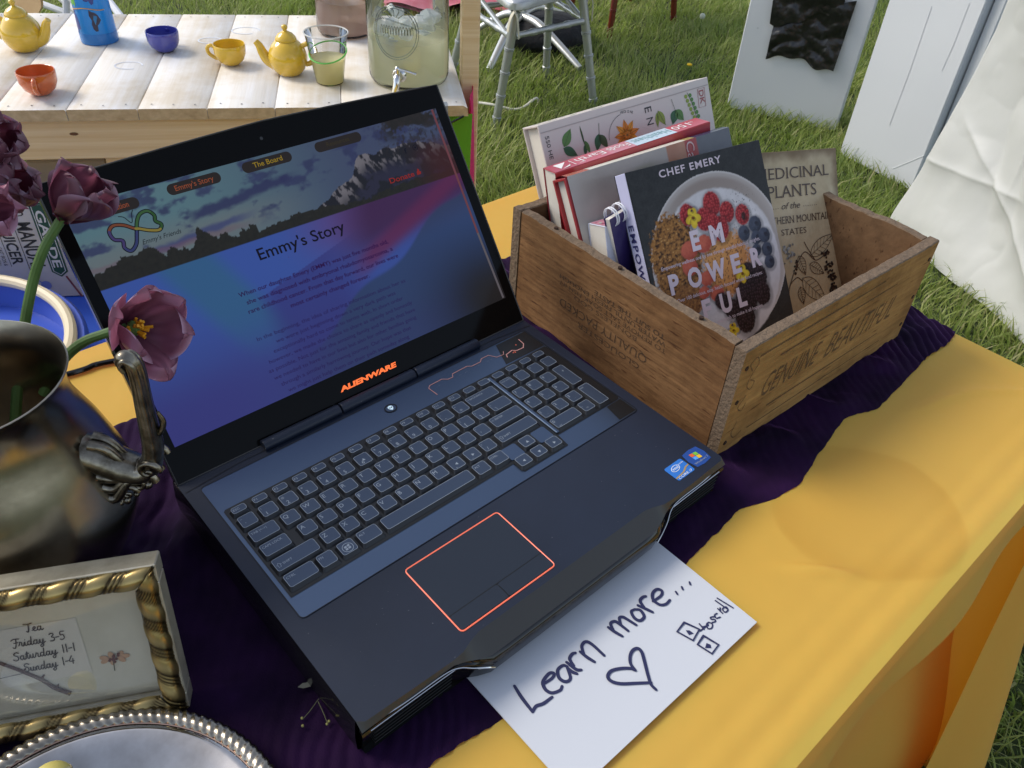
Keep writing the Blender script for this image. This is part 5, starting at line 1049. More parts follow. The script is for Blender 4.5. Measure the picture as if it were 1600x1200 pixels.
# ------------------------------------------------------------------ gold frame with the tea times
def tea_frame():
    Wd, Hd, T = .19, .125, .022
    t = thing('photo_frame', 'gold rope edged frame holding the tea times', 'picture frame', pose((-.4515, .196, -.040), -.50, .32, .02))
    m_gold = mk('antique_gold', None, .28, metal=.9, vcol=True, bump=((90, 90, 90), .1, .001)); m_side = mk('brushed_gold_side', (.52, .46, .33), .38, metal=.6, var=((60, 60, 60), 4, (.42, .36, .25), (.62, .56, .42)))
    mw = .0175
    # box body behind the moulding: four side rails butted end to end
    b = MB(); b.box(0, Wd, .0035, T, Hd - mw * .8, Hd, .0008); part('top_rail', b, m_side, t, local=True)
    b = MB(); b.box(0, Wd, .0035, T, 0, mw * .8, .0008); part('bottom_rail', b, m_side, t, local=True)
    for x0, x1 in ((0, mw * .8), (Wd - mw * .8, Wd)):
        b = MB(); b.box(x0, x1, .0035, T, mw * .8 + .0003, Hd - mw * .8 - .0003, .0008); part('side_rail', b, m_side, t, local=True)
    def mould(p0, p1, inward, seed):
        p0 = np.array(p0); p1 = np.array(p1); L = np.linalg.norm(p1 - p0); d = (p1 - p0) / L; iw = np.array(inward); n = int(L / .0009); m = 15
        X = np.zeros((n, m, 3)); C = np.zeros((n, m, 3))
        for j, ph in enumerate(np.linspace(0, PI, m)):
            s0 = mw * (.5 - .5 * math.cos(ph)); a0 = s0; b0 = L - s0; ss = a0 + (b0 - a0) * np.linspace(0, 1, n)
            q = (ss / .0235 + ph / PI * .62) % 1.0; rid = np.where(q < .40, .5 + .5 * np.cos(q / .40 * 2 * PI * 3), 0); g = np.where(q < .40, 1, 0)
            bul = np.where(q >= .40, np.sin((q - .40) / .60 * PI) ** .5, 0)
            r = .0054 + .0010 * bul + .0005 * rid * g
            P = p0 + np.outer(ss, d) + iw * (mw * .5 - (r * 1.25) * math.cos(ph))[:, None]
            P[:, 1] = .0036 - r * math.sin(ph) * 1.15
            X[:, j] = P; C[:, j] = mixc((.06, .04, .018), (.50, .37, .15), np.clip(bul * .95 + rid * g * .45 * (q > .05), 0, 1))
        b = MB(); b.grid(X, 0, C.reshape(-1, 3)); part('rope_moulding', b, m_gold, t, local=True, ang=60)
    mould((0, 0, Hd), (Wd, 0, Hd), (0, 0, -1), 1); mould((Wd, 0, Hd), (Wd, 0, 0), (-1, 0, 0), 2); mould((Wd, 0, 0), (0, 0, 0), (0, 0, 1), 3); mould((0, 0, 0), (0, 0, Hd), (1, 0, 0), 4)
    b = MB(); b.box(mw * .82, Wd - mw * .82, .0120, .0180, mw * .82, Hd - mw * .82, 0); part('backing_board', b, mk('cream_mat', (.56, .50, .38), .8, var=((30, 30, 30), 3, (.50, .44, .33), (.60, .54, .42))), t, local=True, flat=True)
    F = (np.array([0, .0116, 0.]), np.array([1., 0, 0]), np.array([0, 0, 1.])); ph_ = math.radians(0)
    b = MB(); b.poly([(.030, .040), (.1305, .0405), (.1300, .088), (.030, .0875)], F); part('paper_slip', b, mk('paper_slip', (.62, .55, .45), .8), t, local=True, flat=True)
    # cursive: own strokes
    G = {'T': [[(-.05, 1), (.25, .92), (.6, 1.02)], [(.32, .95), (.26, .4), (.16, 0), (.05, .08)]], 'F': [[(-.05, .86), (.2, 1), (.62, .95)], [(.36, .95), (.28, .4), (.12, -.12), (-.05, -.02)], [(.12, .5), (.45, .52)]], 'S': [[(.56, .86), (.42, 1), (.2, .92), (.18, .68), (.42, .46), (.4, .1), (.15, 0), (0, .16)]],
         'e': [[(-.05, .12), (.2, .3), (.24, .5), (.1, .48), (.05, .2), (.16, .02), (.38, .12)]], 'a': [[(.3, .44), (.12, .5), (.02, .2), (.14, 0), (.3, .3)], [(.32, .5), (.29, .1), (.38, 0), (.48, .12)]], 'r': [[(-.05, .1), (.08, .42), (.1, .55), (.24, .44), (.2, .1), (.3, 0), (.4, .12)]], 'i': [[(-.05, .12), (.1, .48), (.07, .1), (.16, 0), (.28, .12)], [(.15, .72), (.16, .74)]],
         'd': [[(.3, .44), (.12, .5), (.02, .2), (.14, 0), (.3, .3)], [(.42, 1), (.30, .1), (.38, 0), (.48, .12)]], 'y': [[(-.05, .12), (.06, .48), (.06, .1), (.18, .04), (.3, .4)], [(.33, .5), (.22, -.3), (.06, -.46), (.0, -.25), (.2, -.08), (.46, .12)]], 't': [[(-.05, .12), (.16, .9), (.1, .15), (.18, 0), (.3, .12)], [(0, .62), (.28, .66)]],
         'u': [[(-.05, .12), (.06, .48), (.05, .1), (.16, .02), (.28, .35)], [(.3, .5), (.27, .1), (.35, 0), (.46, .12)]], 'n': [[(-.05, .1), (.06, .46), (.04, 0)], [(.05, .3), (.18, .5), (.25, .4), (.22, .1), (.3, 0), (.42, .12)]],
         '3': [[(.05, .88), (.25, 1), (.38, .8), (.18, .55), (.38, .4), (.3, .05), (.02, .06)]], '5': [[(.42, 1), (.14, 1), (.1, .6), (.32, .6), (.34, .15), (.1, 0), (0, .1)]], '1': [[(.16, 1), (.1, 0)]], '4': [[(.3, 1), (.02, .35), (.42, .35)], [(.36, .62), (.28, 0)]], '-': [[(.04, .42), (.3, .44)]], ' ': []}
    AD = {'T': .55, 'F': .5, 'S': .58, 'e': .38, 'a': .5, 'r': .40, 'i': .28, 'd': .5, 'y': .5, 't': .30, 'u': .47, 'n': .44, '3': .48, '5': .5, '1': .28, '4': .5, '-': .36, ' ': .36}
    k = MB()
    for w_, x0, x1, y, cap in (('Tea', 98, 109, 83, 6.6), ('Friday 3-5', 87.5, 121, 72.5, 6.6), ('Saturday 11-1', 85, 125, 61.5, 6.6), ('Sunday 1-4', 89, 122, 51, 6.6)):
        tot = sum(AD[c] for c in w_); sx = (x1 - x0) / tot; x = x0
        for c in w_:
            for st in G[c]: k.stroke([((x + px * sx * 1.0) / 1000, (y + py * cap) / 1000) for px, py in st], .00075 if c not in 'T' else .0009, F, 0, .0003, 4)
            x += AD[c] * sx
    k.stroke([(.060, .0485), (.087, .0500)], .0005, F, 0, .0003, 1)
    part('lettering', k, mk('sepia_script', (.07, .055, .05), .6), t, local=True, flat=True)
    tw = MB(); f3 = lambda x, y, z=.0108: (x / 1000, z, y / 1000)
    tw.tube(smooth_pts([f3(60, 74), f3(79, 60), f3(97, 43.5), f3(104, 34), f3(113, 26)], 6), np.linspace(.0010, .0016, 25), 7)
    for x, y in ((88, 51), (98, 43), (105, 33)): tw.tube([f3(x, y), f3(x + 2.5, y + 3.0)], [.0011, .0005], 6)
    part('twig', tw, mk('brown_twig', (.09, .035, .03), .7), t, local=True)
    fl = MB()
    for i in range(7): fl.disc(((147 + 7 * math.cos(i * .9)) / 1000, (49.5 + 2.6 * math.sin(i * .9)) / 1000), .0034, F, 0, .0003 + i * .00004, 9, ry=.0020, rot=i * .9)
    for i in range(12): fl.disc(((147 + random.gauss(0, 3)) / 1000, (50 + random.gauss(0, 1.8)) / 1000), .0011, F, 1, .0008 + i * .00003, 7)
    fl.stroke([(.1460, .048), (.1452, .039)], .0007, F, 2, .0007, 1)
    part('pressed_flower', fl, [mk('dried_petal', (.48, .27, .15), .8), mk('dried_centre', (.12, .03, .02), .8), mk('dried_stalk', (.08, .07, .04), .8)], t, local=True, flat=True)
    g = MB(); g.box(mw * .82, Wd - mw * .82, .0070, .0085, mw * .82, Hd - mw * .82, 0); part('glass_pane', g, clear_glass('picture_glass', (.97, .97, .96), .35), t, local=True, flat=True)
tea_frame()

# ------------------------------------------------------------------ silver tray and lemon
m_tray = mk('polished_silver', (.46, .44, .42), .10, metal=1, var=((30, 30, 30), 4, (.34, .32, .30), (.52, .50, .48)), bump=((25, 25, 25), .03, .003))
def tray():
    c = np.array([-.388, .0215, 0]); t = thing('silver_tray', 'round silver serving tray with a rope pattern rim', 'tray', (c[0], c[1], -.0445))
    b = MB(); b.lathe([(0, -.0405), (.074, -.0405), (.080, -.0398), (.090, -.036), (.103, -.030), (.112, -.0272), (.1165, -.0265), (.1172, -.0272), (.111, -.029), (.09, -.039), (.08, -.0425), (0, -.0425)], 96, o=c); part('tray_dish', b, m_tray, t, ang=60)
    n = 720; m = 14; a = np.arange(n) * 2 * PI / n; X = np.zeros((n, m, 3))
    for j in range(m):
        ph = j * 2 * PI / m; g = .5 + .5 * np.sin(a * 120 + ph * 2.6); r = .0066 - .0016 * g ** 3; R = .1230 + r * np.cos(ph)
        X[:, j, 0] = R * np.cos(a); X[:, j, 1] = R * np.sin(a); X[:, j, 2] = -.0272 + r * .62 * np.sin(ph)
    X += c; X = np.concatenate([X, X[:, :1]], 1); r_ = MB(); r_.grid(X, wrapu=True); part('rope_rim', r_, m_silver, t, ang=60)
    q = MB(); q.lathe([(.1165, -.0262), (.1172, -.0256), (.1180, -.0262)], 96, o=c); part('rim_bead', q, mk('copper_wear', (.45, .28, .20), .2, metal=1), t)
    m_rind = mk('lemon_rind', (.70, .58, .16), .45); m_fl = mk('lemon_flesh', (.72, .64, .28), .35)
    p = np.array([-.3755, .1160, -.0315]); t = thing('lemon_wedge', 'pale lemon wedge standing on the silver tray', 'lemon', tuple(p))
    b = MB(); rr = .0145; ang = np.linspace(0, PI, 14); ed = np.array([[rr * math.cos(x) * .9, 0, rr * .95 * math.sin(x)] for x in ang])
    Wg = []
    for s in np.linspace(-.35, .35, 8): Wg.append([p + np.array([q_[0], math.sin(s) * q_[2], math.cos(s) * q_[2]]) for q_ in ed])
    b.grid(np.array(Wg)); part('rind', b, m_rind, t)
    b = MB()
    for e in (Wg[0], Wg[-1]): b.add(np.array(e), [tuple(range(14))])
    part('flesh', b, m_fl, t)
tray()
def small_bits():
    z0_ = 0; t = thing('dried_sprig', 'tiny dried sprig with yellow heads and one leaf on the dark velvet', 'sprig', tuple(ray(490, 1105, .58)))
    s = MB(); z = -.0415
    def w(u, v): d = CR.T @ np.array([(u - 800) / 1271.15, (v - 600) / 1271.15, 1]); return CC + d * ((z - CC[2]) / d[2])
    s.tube(np.array([w(498, 1092), w(485, 1110), w(473, 1124)]), .0003, 5); s.tube(np.array([w(497, 1096), w(505, 1113), w(512, 1131)]), .0003, 5); part('stalk', s, mk('straw_stalk', (.12, .12, .06), .8), t)
    for u, v in ((472, 1123), (511, 1132), (514, 1128), (473, 1135)):
        q = MB(); q.ball(w(u, v) + np.array([0, 0, .0008]), .0012, 6); part('flower_head', q, mk('yellow_head', (.24, .22, .07), .8), t)
    l = MB(); a, b_ = w(465, 1075), w(494, 1068); d = b_ - a; n_ = np.array([-d[1], d[0], 0]) / np.linalg.norm(d); l.add(np.array([a, a + d * .3 + n_ * .0025, a + d * .7 + n_ * .002, b_, a + d * .7 - n_ * .002, a + d * .3 - n_ * .002]) + np.array([0, 0, .001]), [(0, 1, 2, 3, 4, 5)]); part('leaf', l, mk('dry_leaf', (.14, .14, .11), .7), t)
    c = MB(); c.tube(smooth_pts([(-.60, .66 - .07, TZ + .004), (-.32, .571, TZ + .0035), (-.2064, .5535, TZ + .0035), (-.172, .5490, TZ + .0035), (-.05, .50, TZ + .0035), (.0, .40, -.040), (.02, .31, -.030)], 8), .0031, 8)
    solo('power_cable', c, m_body, 'black power cable crossing the yellow cloth behind the laptop', 'cable')
small_bits()

# ------------------------------------------------------------------ plank play table
PT = np.array([.808, 1.114, -.15]); E1 = np.array([-.845, .535, 0.]); E2 = np.array([.535, .845, 0.]); PM = mat4(PT, -E1, E2, (0, 0, 1))   # local: x to the right end (tip = 0), y to the back, z up from the top
def pl(x, y, z=0.): return PT - E1 * x + E2 * y + np.array([0, 0, z])
def play_table_stains(m): blotch(m, 6., (.84, .77, .66))
def play_table():
    t = thing('plank_table', 'low whitewashed plank table with a bare pine front board, set with toy tea things', 'table', mat4(PT + np.array([0, 0, GZ - PT[2]]), -E1, E2, (0, 0, 1)))
    D = .66; H0 = GZ - PT[2]
    m_wh = mk('whitewash', (.70, .66, .60), .55, spec=.3, var=((52, 2.0, 52), 6, (.70, .64, .54), (.82, .81, .81), .24), bump=((90, 6, 90), .25, .003)); play_table_stains(m_wh); m_edge = mk('plank_end', (.55, .40, .22), .75, var=((40, 40, 60), 4, (.42, .29, .15), (.64, .48, .28)))
    m_pine = mk('bare_pine', (.62, .44, .22), .6, var=((1.6, 40, 95), 5, (.66, .44, .21), (.88, .70, .45), .26), bump=((4, 30, 90), .15, .003)); m_knot = mk('pine_knot', (.16, .07, .03), .7); m_nl = mk('nail_head', (.16, .15, .15), .5, .6)
    lo = mat4(PT, -E1, E2, (0, 0, 1))
    def wl(b): return b
    def bx(name, x0, x1, y0, y1, z0, z1, m, bev=.003, par=t):
        b = MB(); b.box(x0, x1, y0, y1, z0, z1, bev, M=lo); return part(name, b, m, par)
    for i in range(10):
        x1 = -i * .1393 - .001; x0 = x1 - .1380; b = MB(); n = 24; dy = random.uniform(-.003, .003)
        ys = np.linspace(dy, D + dy, n); c = .0022; prof = [(x0, -.024), (x0, -c), (x0 + c, 0), (x1 - c, 0), (x1, -c), (x1, -.024)]
        if i == 0: prof = [(x0, -.024), (x0, -c), (x0 + c, 0), (x1 - .012, 0), (x1 - .002, -.006), (x1, -.024)]
        X = np.array([[list(lo @ Vector((px, y + (.0 if 0 < k < n - 1 else 0), pz + .0006 * math.sin(y * 9 + i)))) for px, pz in prof] for k, y in enumerate(ys)])
        b.grid(X, 0); b.add(X[0], [tuple(range(6))], 1); b.add(X[-1], [tuple(range(6))[::-1]], 1); pk = part('plank', b, [m_wh, m_edge], t, ang=50)
        for x in (x0 + .025, (x0 + x1) / 2, x1 - .025):
            for y in (.022, D - .022):
                q = MB(); q.disc((0, 0), .0022, (np.array(list(lo @ Vector((x, y + random.uniform(-.004, .004), .0012)))), -E1, E2), 0, 0, 8); part('nail', q, m_nl, pk, flat=True)
    ap = bx('front_board', -1.40, -.012, .020, .042, -.118, -.0255, m_pine)
    for x, z, r in ((-.84, -.060, .009), (-.435, -.040, .014)):
        q = MB(); F = (np.array(list(lo @ Vector((x, .0192, z)))), -E1, np.array([0, 0, 1.])); q.disc((0, 0), r, F, 0, 0, 14, ry=r * .4); q.disc((0, 0), r * .55, F, 0, .0003, 12, ry=r * .25); part('knot', q, m_knot, ap, flat=True)
    bx('side_board', -.034, -.012, .044, D - .03, -.118, -.0255, m_pine); bx('back_board', -1.40, -.012, D - .028, D - .006, -.118, -.0255, m_pine)
    for x, y in ((-.085, .044), (-1.38, .044), (-.085, D - .07), (-1.38, D - .07), (-.80, .044)): bx('leg', x, x + .045, y, y + .04, H0, -.0265, m_pine)
    bx('lower_shelf', -1.38, -.04, .088, D - .08, H0 + .16, H0 + .18, m_pine)
    bx('corner_post', .002, .044, .165, .205, H0, .95, m_pine)
    # plastic strip taped over the front corner
    b = MB(); b.add([list(lo @ Vector(p)) for p in ((-.075, .02, .0016), (-.047, .02, .0016), (-.047, -.0035, .001), (-.075, -.0035, .001), (-.047, -.0040, -.055), (-.075, -.0040, -.055))], [(0, 1, 2, 3), (3, 2, 4, 5)]); part('tape_strip', b, mk('grey_tape', (.32, .36, .42), .2, alpha=(.35, (.8, .85, .9))), t, flat=True)
    # water rings left on the top
    b = MB(); F = (np.array(list(lo @ Vector((0, 0, .0013)))), -E1, E2)
    for x, y, r in ((-.76, .26, .030), (-.60, .44, .028), (-.86, .50, .03), (-.52, .52, .035)): b.stroke([(x + r * math.cos(a), y + r * .8 * math.sin(a)) for a in np.linspace(0, 5.2, 16)], .004, F, 0, 0, 1)
    part('water_mark', b, mk('wet_ring', (.78, .78, .80), .12), t, flat=True)
    def pennant(name, label, x0, y0, x1, y1, zt, zb0, zb1, col, seed):
        b = MB(); nu, nv = 14, 18; X = np.zeros((nu, nv, 3))
        for i, u in enumerate(np.linspace(0, 1, nu)):
            for j, v in enumerate(np.linspace(0, 1, nv)):
                p = np.array(list(lo @ Vector((x0 + (x1 - x0) * u + .010 * math.sin(u * 9 + seed + v * 2) * (.3 + v), y0 + (y1 - y0) * u + .010 * math.sin(v * 5 + seed), zt + ((zb0 + (zb1 - zb0) * u) - zt) * v)))); X[i, j] = p
        b.grid(X); b.grid(X + np.array([.0012, .0008, 0]))
        solo(name, b, mk(name + '_cloth', col, .8, trl=(.3, tuple(min(1, c * 1.3) for c in col)), bump=((300, 300, 300), .2, .001)), label, 'banner', tuple(pl(x0, y0, zt)), 'cloth pennants at the table end', ang=180)
    pennant('cloth_pennant', 'lime green cloth pennant hanging from the corner of the plank table', -.052, -.004, .012, .010, -.026, -.36, -.52, (.16, .42, .02), 1.)
    pennant('cloth_pennant', 'hot pink cloth pennant hanging down the end of the plank table', .010, .045, .034, .20, -.015, -.38, -.28, (.80, .05, .22), 2.5)
    b = MB(); b.tube(smooth_pts([pl(-.056, -.004, -.030), pl(-.045, -.008, -.036), pl(-.03, -.007, -.030), pl(-.012, -.004, -.022)], 4), .0025, 6); solo('tie_string', b, m_body, 'short black string tying the lime pennant to the table', 'string')
play_table()
m_ylw = mk('yellow_glaze', (.72, .46, .035), .14, coat=(.6, .05), var=((28, 28, 45), 4, (0.619, 0.396, 0.03), (0.778, 0.497, 0.038), .3), bump=((30, 30, 30), .06, .003)); m_blu = mk('blue_glaze', (.055, .06, .34), .16, coat=(.6, .05), var=((28, 28, 45), 4, (0.047, 0.052, 0.292), (0.059, 0.065, 0.367), .3), bump=((30, 30, 30), .06, .003)); m_orn = mk('orange_glaze', (.60, .13, .03), .16, coat=(.6, .05), var=((28, 28, 45), 4, (0.516, 0.112, 0.026), (0.648, 0.14, 0.032), .3), bump=((30, 30, 30), .06, .003))
RT = CR[0] * np.array([1, 1, 0]); RT = RT / np.linalg.norm(RT); FW = np.array([-RT[1], RT[0], 0])
def teapot(x, y, label, sgn, s=1.0):
    o = np.array([x, y, -.1495]); t = thing('toy_teapot', label, 'teapot', tuple(o), 'yellow toy teapots on the plank table'); S3 = lambda P: [(r * s, z * s) for r, z in P]
    b = MB(); b.lathe(S3([(0, .002), (.024, .001), (.028, .003), (.037, .014), (.0435, .030), (.0440, .042), (.040, .056), (.032, .068), (.025, .075), (.0225, .0765), (.0215, .0750), (.0215, .074), (0, .070)]), 40, o=o); part('pot_body', b, m_ylw, t, ang=60)
    b = MB(); b.lathe(S3([(.0240, .0762), (.0245, .0775), (.0225, .083), (.0165, .090), (.008, .0945), (.0045, .0965), (.0045, .0985), (.0068, .102), (.0070, .105), (.0050, .1085), (0, .110)]), 32, o=o); part('pot_lid', b, m_ylw, t, ang=60)
    d = RT * sgn; up = np.array([0, 0, 1.])
    P = smooth_pts([o + s * (d * .030 + up * .022), o + s * (d * .046 + up * .030), o + s * (d * .056 + up * .045), o + s * (d * .062 + up * .060), o + s * (d * .070 + up * .070)], 5)
    b = MB(); b.tube(P, np.linspace(.0155, .0066, len(P)) * s, 14); part('spout', b, m_ylw, t, ang=60)
    P = smooth_pts([o + s * (-d * .034 + up * .064), o + s * (-d * .048 + up * .070), o + s * (-d * .062 + up * .060), o + s * (-d * .063 + up * .042), o + s * (-d * .052 + up * .028), o + s * (-d * .040 + up * .024)], 5)
    b = MB(); b.tube(P, .0058 * s, 10); part('handle', b, m_ylw, t, ang=60)
def cup(x, y, label, m, ang, s=1.0, handle=True):
    o = np.array([x, y, -.1495]); t = thing('toy_cup', label, 'cup', tuple(o), 'toy cups on the plank table')
    b = MB(); b.lathe([(r * s, z * s) for r, z in [(0, .002), (.016, .001), (.021, .003), (.031, .013), (.0365, .026), (.0375, .040), (.0372, .0475), (.0365, .0485), (.0352, .0478), (.0352, .04), (.034, .026), (.028, .013), (.015, .007), (0, .006)]], 40, o=o); part('cup_bowl', b, m, t, ang=60)
    if handle:
        d = math.cos(ang) * RT + math.sin(ang) * FW; up = np.array([0, 0, 1.])
        P = smooth_pts([o + s * (d * .033 + up * .038), o + s * (d * .045 + up * .042), o + s * (d * .053 + up * .034), o + s * (d * .050 + up * .022), o + s * (d * .038 + up * .014), o + s * (d * .030 + up * .012)], 5)
        b = MB(); b.tube(P, .0046 * s, 9); part('handle', b, m, t, ang=60)
def tea_things():
    teapot(.155, 1.965, 'yellow toy teapot at the far left with its spout pointing to the bottle', 1, 1.02); teapot(.583, 1.497, 'yellow toy teapot beside the plastic cup of lemonade', -1, 1.0)
    cup(.415, 1.790, 'dark blue toy cup standing alone in the middle of the planks', m_blu, PI / 2, 1.0); cup(.503, 1.625, 'yellow toy cup with its handle turned left, next to the teapot', m_ylw, PI, .98); cup(.093, 1.672, 'orange toy cup near the front edge of the planks', m_orn, -1.25, 1.02)
    # drinking bottle
    o = np.array([.318, 1.945, -.1495]); t = thing('drinking_bottle', 'tall blue translucent drinking bottle with printed patches', 'bottle', tuple(o))
    b = MB(); b.lathe([(0, .001), (.038, .001), (.0425, .006), (.0425, .03), (.041, .09), (.0405, .13), (.042, .17), (.040, .19), (.03, .20), (0, .202)], 40, o=o); part('bottle_body', b, mk('blue_plastic', (.03, .30, .68), .2, trl=(.4, (.1, .5, .9)), coat=(.4, .08)), t, ang=60)
    b = MB(); b.lathe([(.030, .201), (.034, .204), (.034, .235), (.028, .242), (0, .243)], 32, o=o); part('bottle_cap', b, m_blu, t)
    b = MB(); b.lathe([(.0428, .001), (.0432, .008), (.0432, .024), (.0428, .026)], 40, o=o); part('bottle_base', b, mk('deep_blue_plastic', (.02, .17, .48), .25), t)
    b = MB()
    def patch(a0, z0, da, dz, m, seed, rot=0.):
        a = np.linspace(0, 2 * PI, 15)[:-1]; rr = 1 + .28 * np.sin(a * 3 + seed) + .15 * np.sin(a * 5 + seed * 2); P = []
        for q, r_ in zip(a, rr):
            th = a0 + da * r_ * math.cos(q + rot); z = z0 + dz * r_ * math.sin(q); R_ = np.interp(z, [.03, .09, .13], [.0429, .0415, .0410]); P.append(o + R_ * (math.cos(th) * RT + math.sin(th) * FW) + np.array([0, 0, z]))
        b.add(P, [tuple(range(14))], m)
    for q in ((-1.15, .058, .24, .022, 0, 1.), (-2.35, .050, .20, .026, 1, 2.), (-2.30, .105, .22, .020, 2, 3.), (-1.20, .112, .26, .018, 1, 4.)): patch(*q)
    part('printed_patch', b, [mk('patch_black', (.03, .03, .06), .4), mk('patch_navy', (.04, .06, .25), .4), mk('patch_green', (.12, .42, .06), .4)], t, flat=True)
    b = MB(); b.tube([o + .0412 * (math.cos(x) * RT + math.sin(x) * FW) + np.array([0, 0, .082 + .003 * math.sin(3 * x)]) for x in np.linspace(-2.5, -.5, 22)], .0022, 6, flat=.5); part('orange_band', b, mk('patch_orange', (.65, .32, .06), .4), t)
    # plastic cup of lemonade
    o = np.array([.632, 1.402, -.1495]); t = thing('plastic_cup', 'clear plastic cup half full of lemonade with a green line round it', 'cup', tuple(o)); m_pl = clear_glass('clear_plastic', (.93, .93, .93), 1.2)
    b = MB(); b.lathe([(0, .001), (.0300, .001), (.0315, .003), (.0475, .1095)], 48, o=o); part('cup_wall', b, m_pl, t, ang=60)
    b = MB(); b.tube([o + np.array([.0482 * math.cos(a), .0482 * math.sin(a), .110]) for a in np.linspace(0, 2 * PI, 49)[:-1]], .0016, 8, closed=True); part('cup_rim', b, mk('plastic_rim', (.75, .74, .70), .2, alpha=(.35, (1, 1, 1))), t)
    b = MB(); b.lathe([(0, .003), (.0298, .003), (.0385, .056), (0, .056)], 40, o=o); part('lemonade', b, mk('pale_lemonade', (.92, .86, .50), .2, trl=(.5, (.98, .94, .62)), alpha=(.12, (1, .97, .85))), t)
    b = MB(); b.tube([o + (.0315 + .016 * (.066 + .012 * math.cos(a - .6)) / .1095 + .0006) * np.array([math.cos(a), math.sin(a), 0]) + np.array([0, 0, .066 + .012 * math.cos(a - .6)]) for a in np.linspace(0, 2 * PI, 41)[:-1]], .0017, 6, closed=True); part('green_line', b, mk('green_marker', (.12, .50, .08), .5), t)
tea_things()
def dispensers():
    m_gl = clear_glass('jar_glass', (.98, .99, .98), 1.2); m_ice = mk('ice_cube', (.80, .85, .85), .15, alpha=(.55, (1, 1, 1))); m_bub = clear_glass('glass_relief', (.80, .84, .82), 2.2)
    def jar(o, R, Hh, liq, liqm, label, tapped, icec, icem):
        t = thing('drink_dispenser', label, 'jar', tuple(o), 'glass drink dispensers on the plank table')
        b = MB(); b.lathe([(0, .001), (R * .86, .001), (R * .96, .006), (R, .018), (R, Hh * .86), (R * .93, Hh * .94), (R * .74, Hh * .98), (R * .74, Hh)], 56, o=o); part('jar_glass', b, m_gl, t, ang=60)
        b = MB(); b.lathe([(0, .006), (R * .84, .006), (R * .95, .012), (R * .968, .022), (R * .968, liq), (0, liq)], 48, o=o); part('drink', b, liqm, t, ang=50)
        b = MB(); b.lathe([(R * .76, Hh - .002), (R * .78, Hh), (R * .78, Hh + .03), (0, Hh + .032)], 40, o=o); part('jar_lid', b, m_chr, t)
        for i in range(icec):
            a = random.uniform(0, 2 * PI); r = R * .78 * math.sqrt(random.random()); c = o + np.array([r * math.cos(a), r * math.sin(a), liq - .015 + random.uniform(0, .055)]); b = MB(); M = Matrix.Translation(Vector(c)) @ Matrix.Rotation(random.uniform(0, 3), 4, Vector((random.random(), random.random(), 1)).normalized())
            q = random.uniform(.010, .015); b.box(-q, q, -q, q, -q * .8, q * .8, q * .25, M=M); part('ice_cube', b, icem, t)
        if tapped:
            f = -(o - CC) * np.array([1, 1, 0]); f /= np.linalg.norm(f); f = f * .98 + RT * -.22; f /= np.linalg.norm(f); r = np.cross(np.array([0, 0, 1.]), f); up = np.array([0, 0, 1.]); c = o + f * (R + .001) + up * .040
            b = MB(); b.lathe([(0, 0), (.0155, 0), (.016, .003), (.011, .006), (.009, .012), (.0085, .024), (0, .026)], 24, o=c, axis=f)
            P = smooth_pts([c + f * .018 + up * .004, c + f * .030 + up * .001, c + f * .036 - up * .010, c + f * .040 - up * .028 - r * .004], 5); b.tube(P, np.linspace(.009, .0075, len(P)), 14); b.tube([c + f * .022 + up * .004, c + f * .022 + up * .018], .0062, 12); b.ball(c + f * .022 + up * .020, .006, 10); part('tap', b, m_chr, t, ang=60)
            b = MB(); b.tube([c + f * .022 + up * .020, c + f * .026 + up * .020 + r * .018, c + f * .026 + up * .014 + r * .044], [.0042, .0040, .0058], 10, up=up, flat=.5); part('tap_lever', b, m_chr, t, ang=60)
            # raised oval relief on the jar front
            b = MB(); on = lambda x, z: o + (R + .0006) * (f * math.cos(x / R) + r * math.sin(x / R)) + up * z; cz = .128
            for rx, rz in ((.052, .056), (.047, .051)): b.tube([on(rx * math.cos(a) - .008, cz + rz * math.sin(a)) for a in np.linspace(0, 2 * PI, 49)[:-1]], .0011, 6, closed=True)
            for i in range(12): x = -.042 + i * .0062; b.tube(smooth_pts([on(x, cz - .004), on(x + .001, cz + .008), on(x + .003, cz + .014), on(x + .005, cz + .006), on(x + .0055, cz - .003)], 3), .0010, 5)
            b.tube(smooth_pts([on(-.055, cz + .020), on(-.03, cz + .028), on(0, cz + .022), on(.03, cz + .014), on(.045, cz + .004)], 4), .0016, 6)
            for i in range(5): a = .6 + i * .5; b.tube(smooth_pts([on(-.008 + .010 * math.cos(a), cz + .026 + .008 * math.sin(a)), on(-.008 + .024 * math.cos(a), cz + .030 + .016 * math.sin(a)), on(-.008 + .032 * math.cos(a + .2), cz + .030 + .02 * math.sin(a + .2))], 3), .0012, 5)
            part('glass_relief', b, m_bub, t, ang=60)
    jar(np.array([.797, 1.322, -.1495]), .0925, .25, .100, mk('lemonade_bulk', (.95, .93, .72), .2, trl=(.65, (.99, .98, .82)), alpha=(.13, (.98, 1, .92))), 'big glass drink dispenser of lemonade with ice and a chrome tap', True, 26, m_ice)
    jar(np.array([.862, 1.690, -.1495]), .076, .22, .085, mk('blush_drink', (.66, .52, .46), .3, trl=(.45, (.85, .65, .58)), alpha=(.20, (1, .93, .9))), 'second glass drink dispenser with pinkish drink and lemon slices behind', False, 8, mk('floating_lemon', (.75, .55, .12), .3, alpha=(.2, (1, 1, 1))))
dispensers()
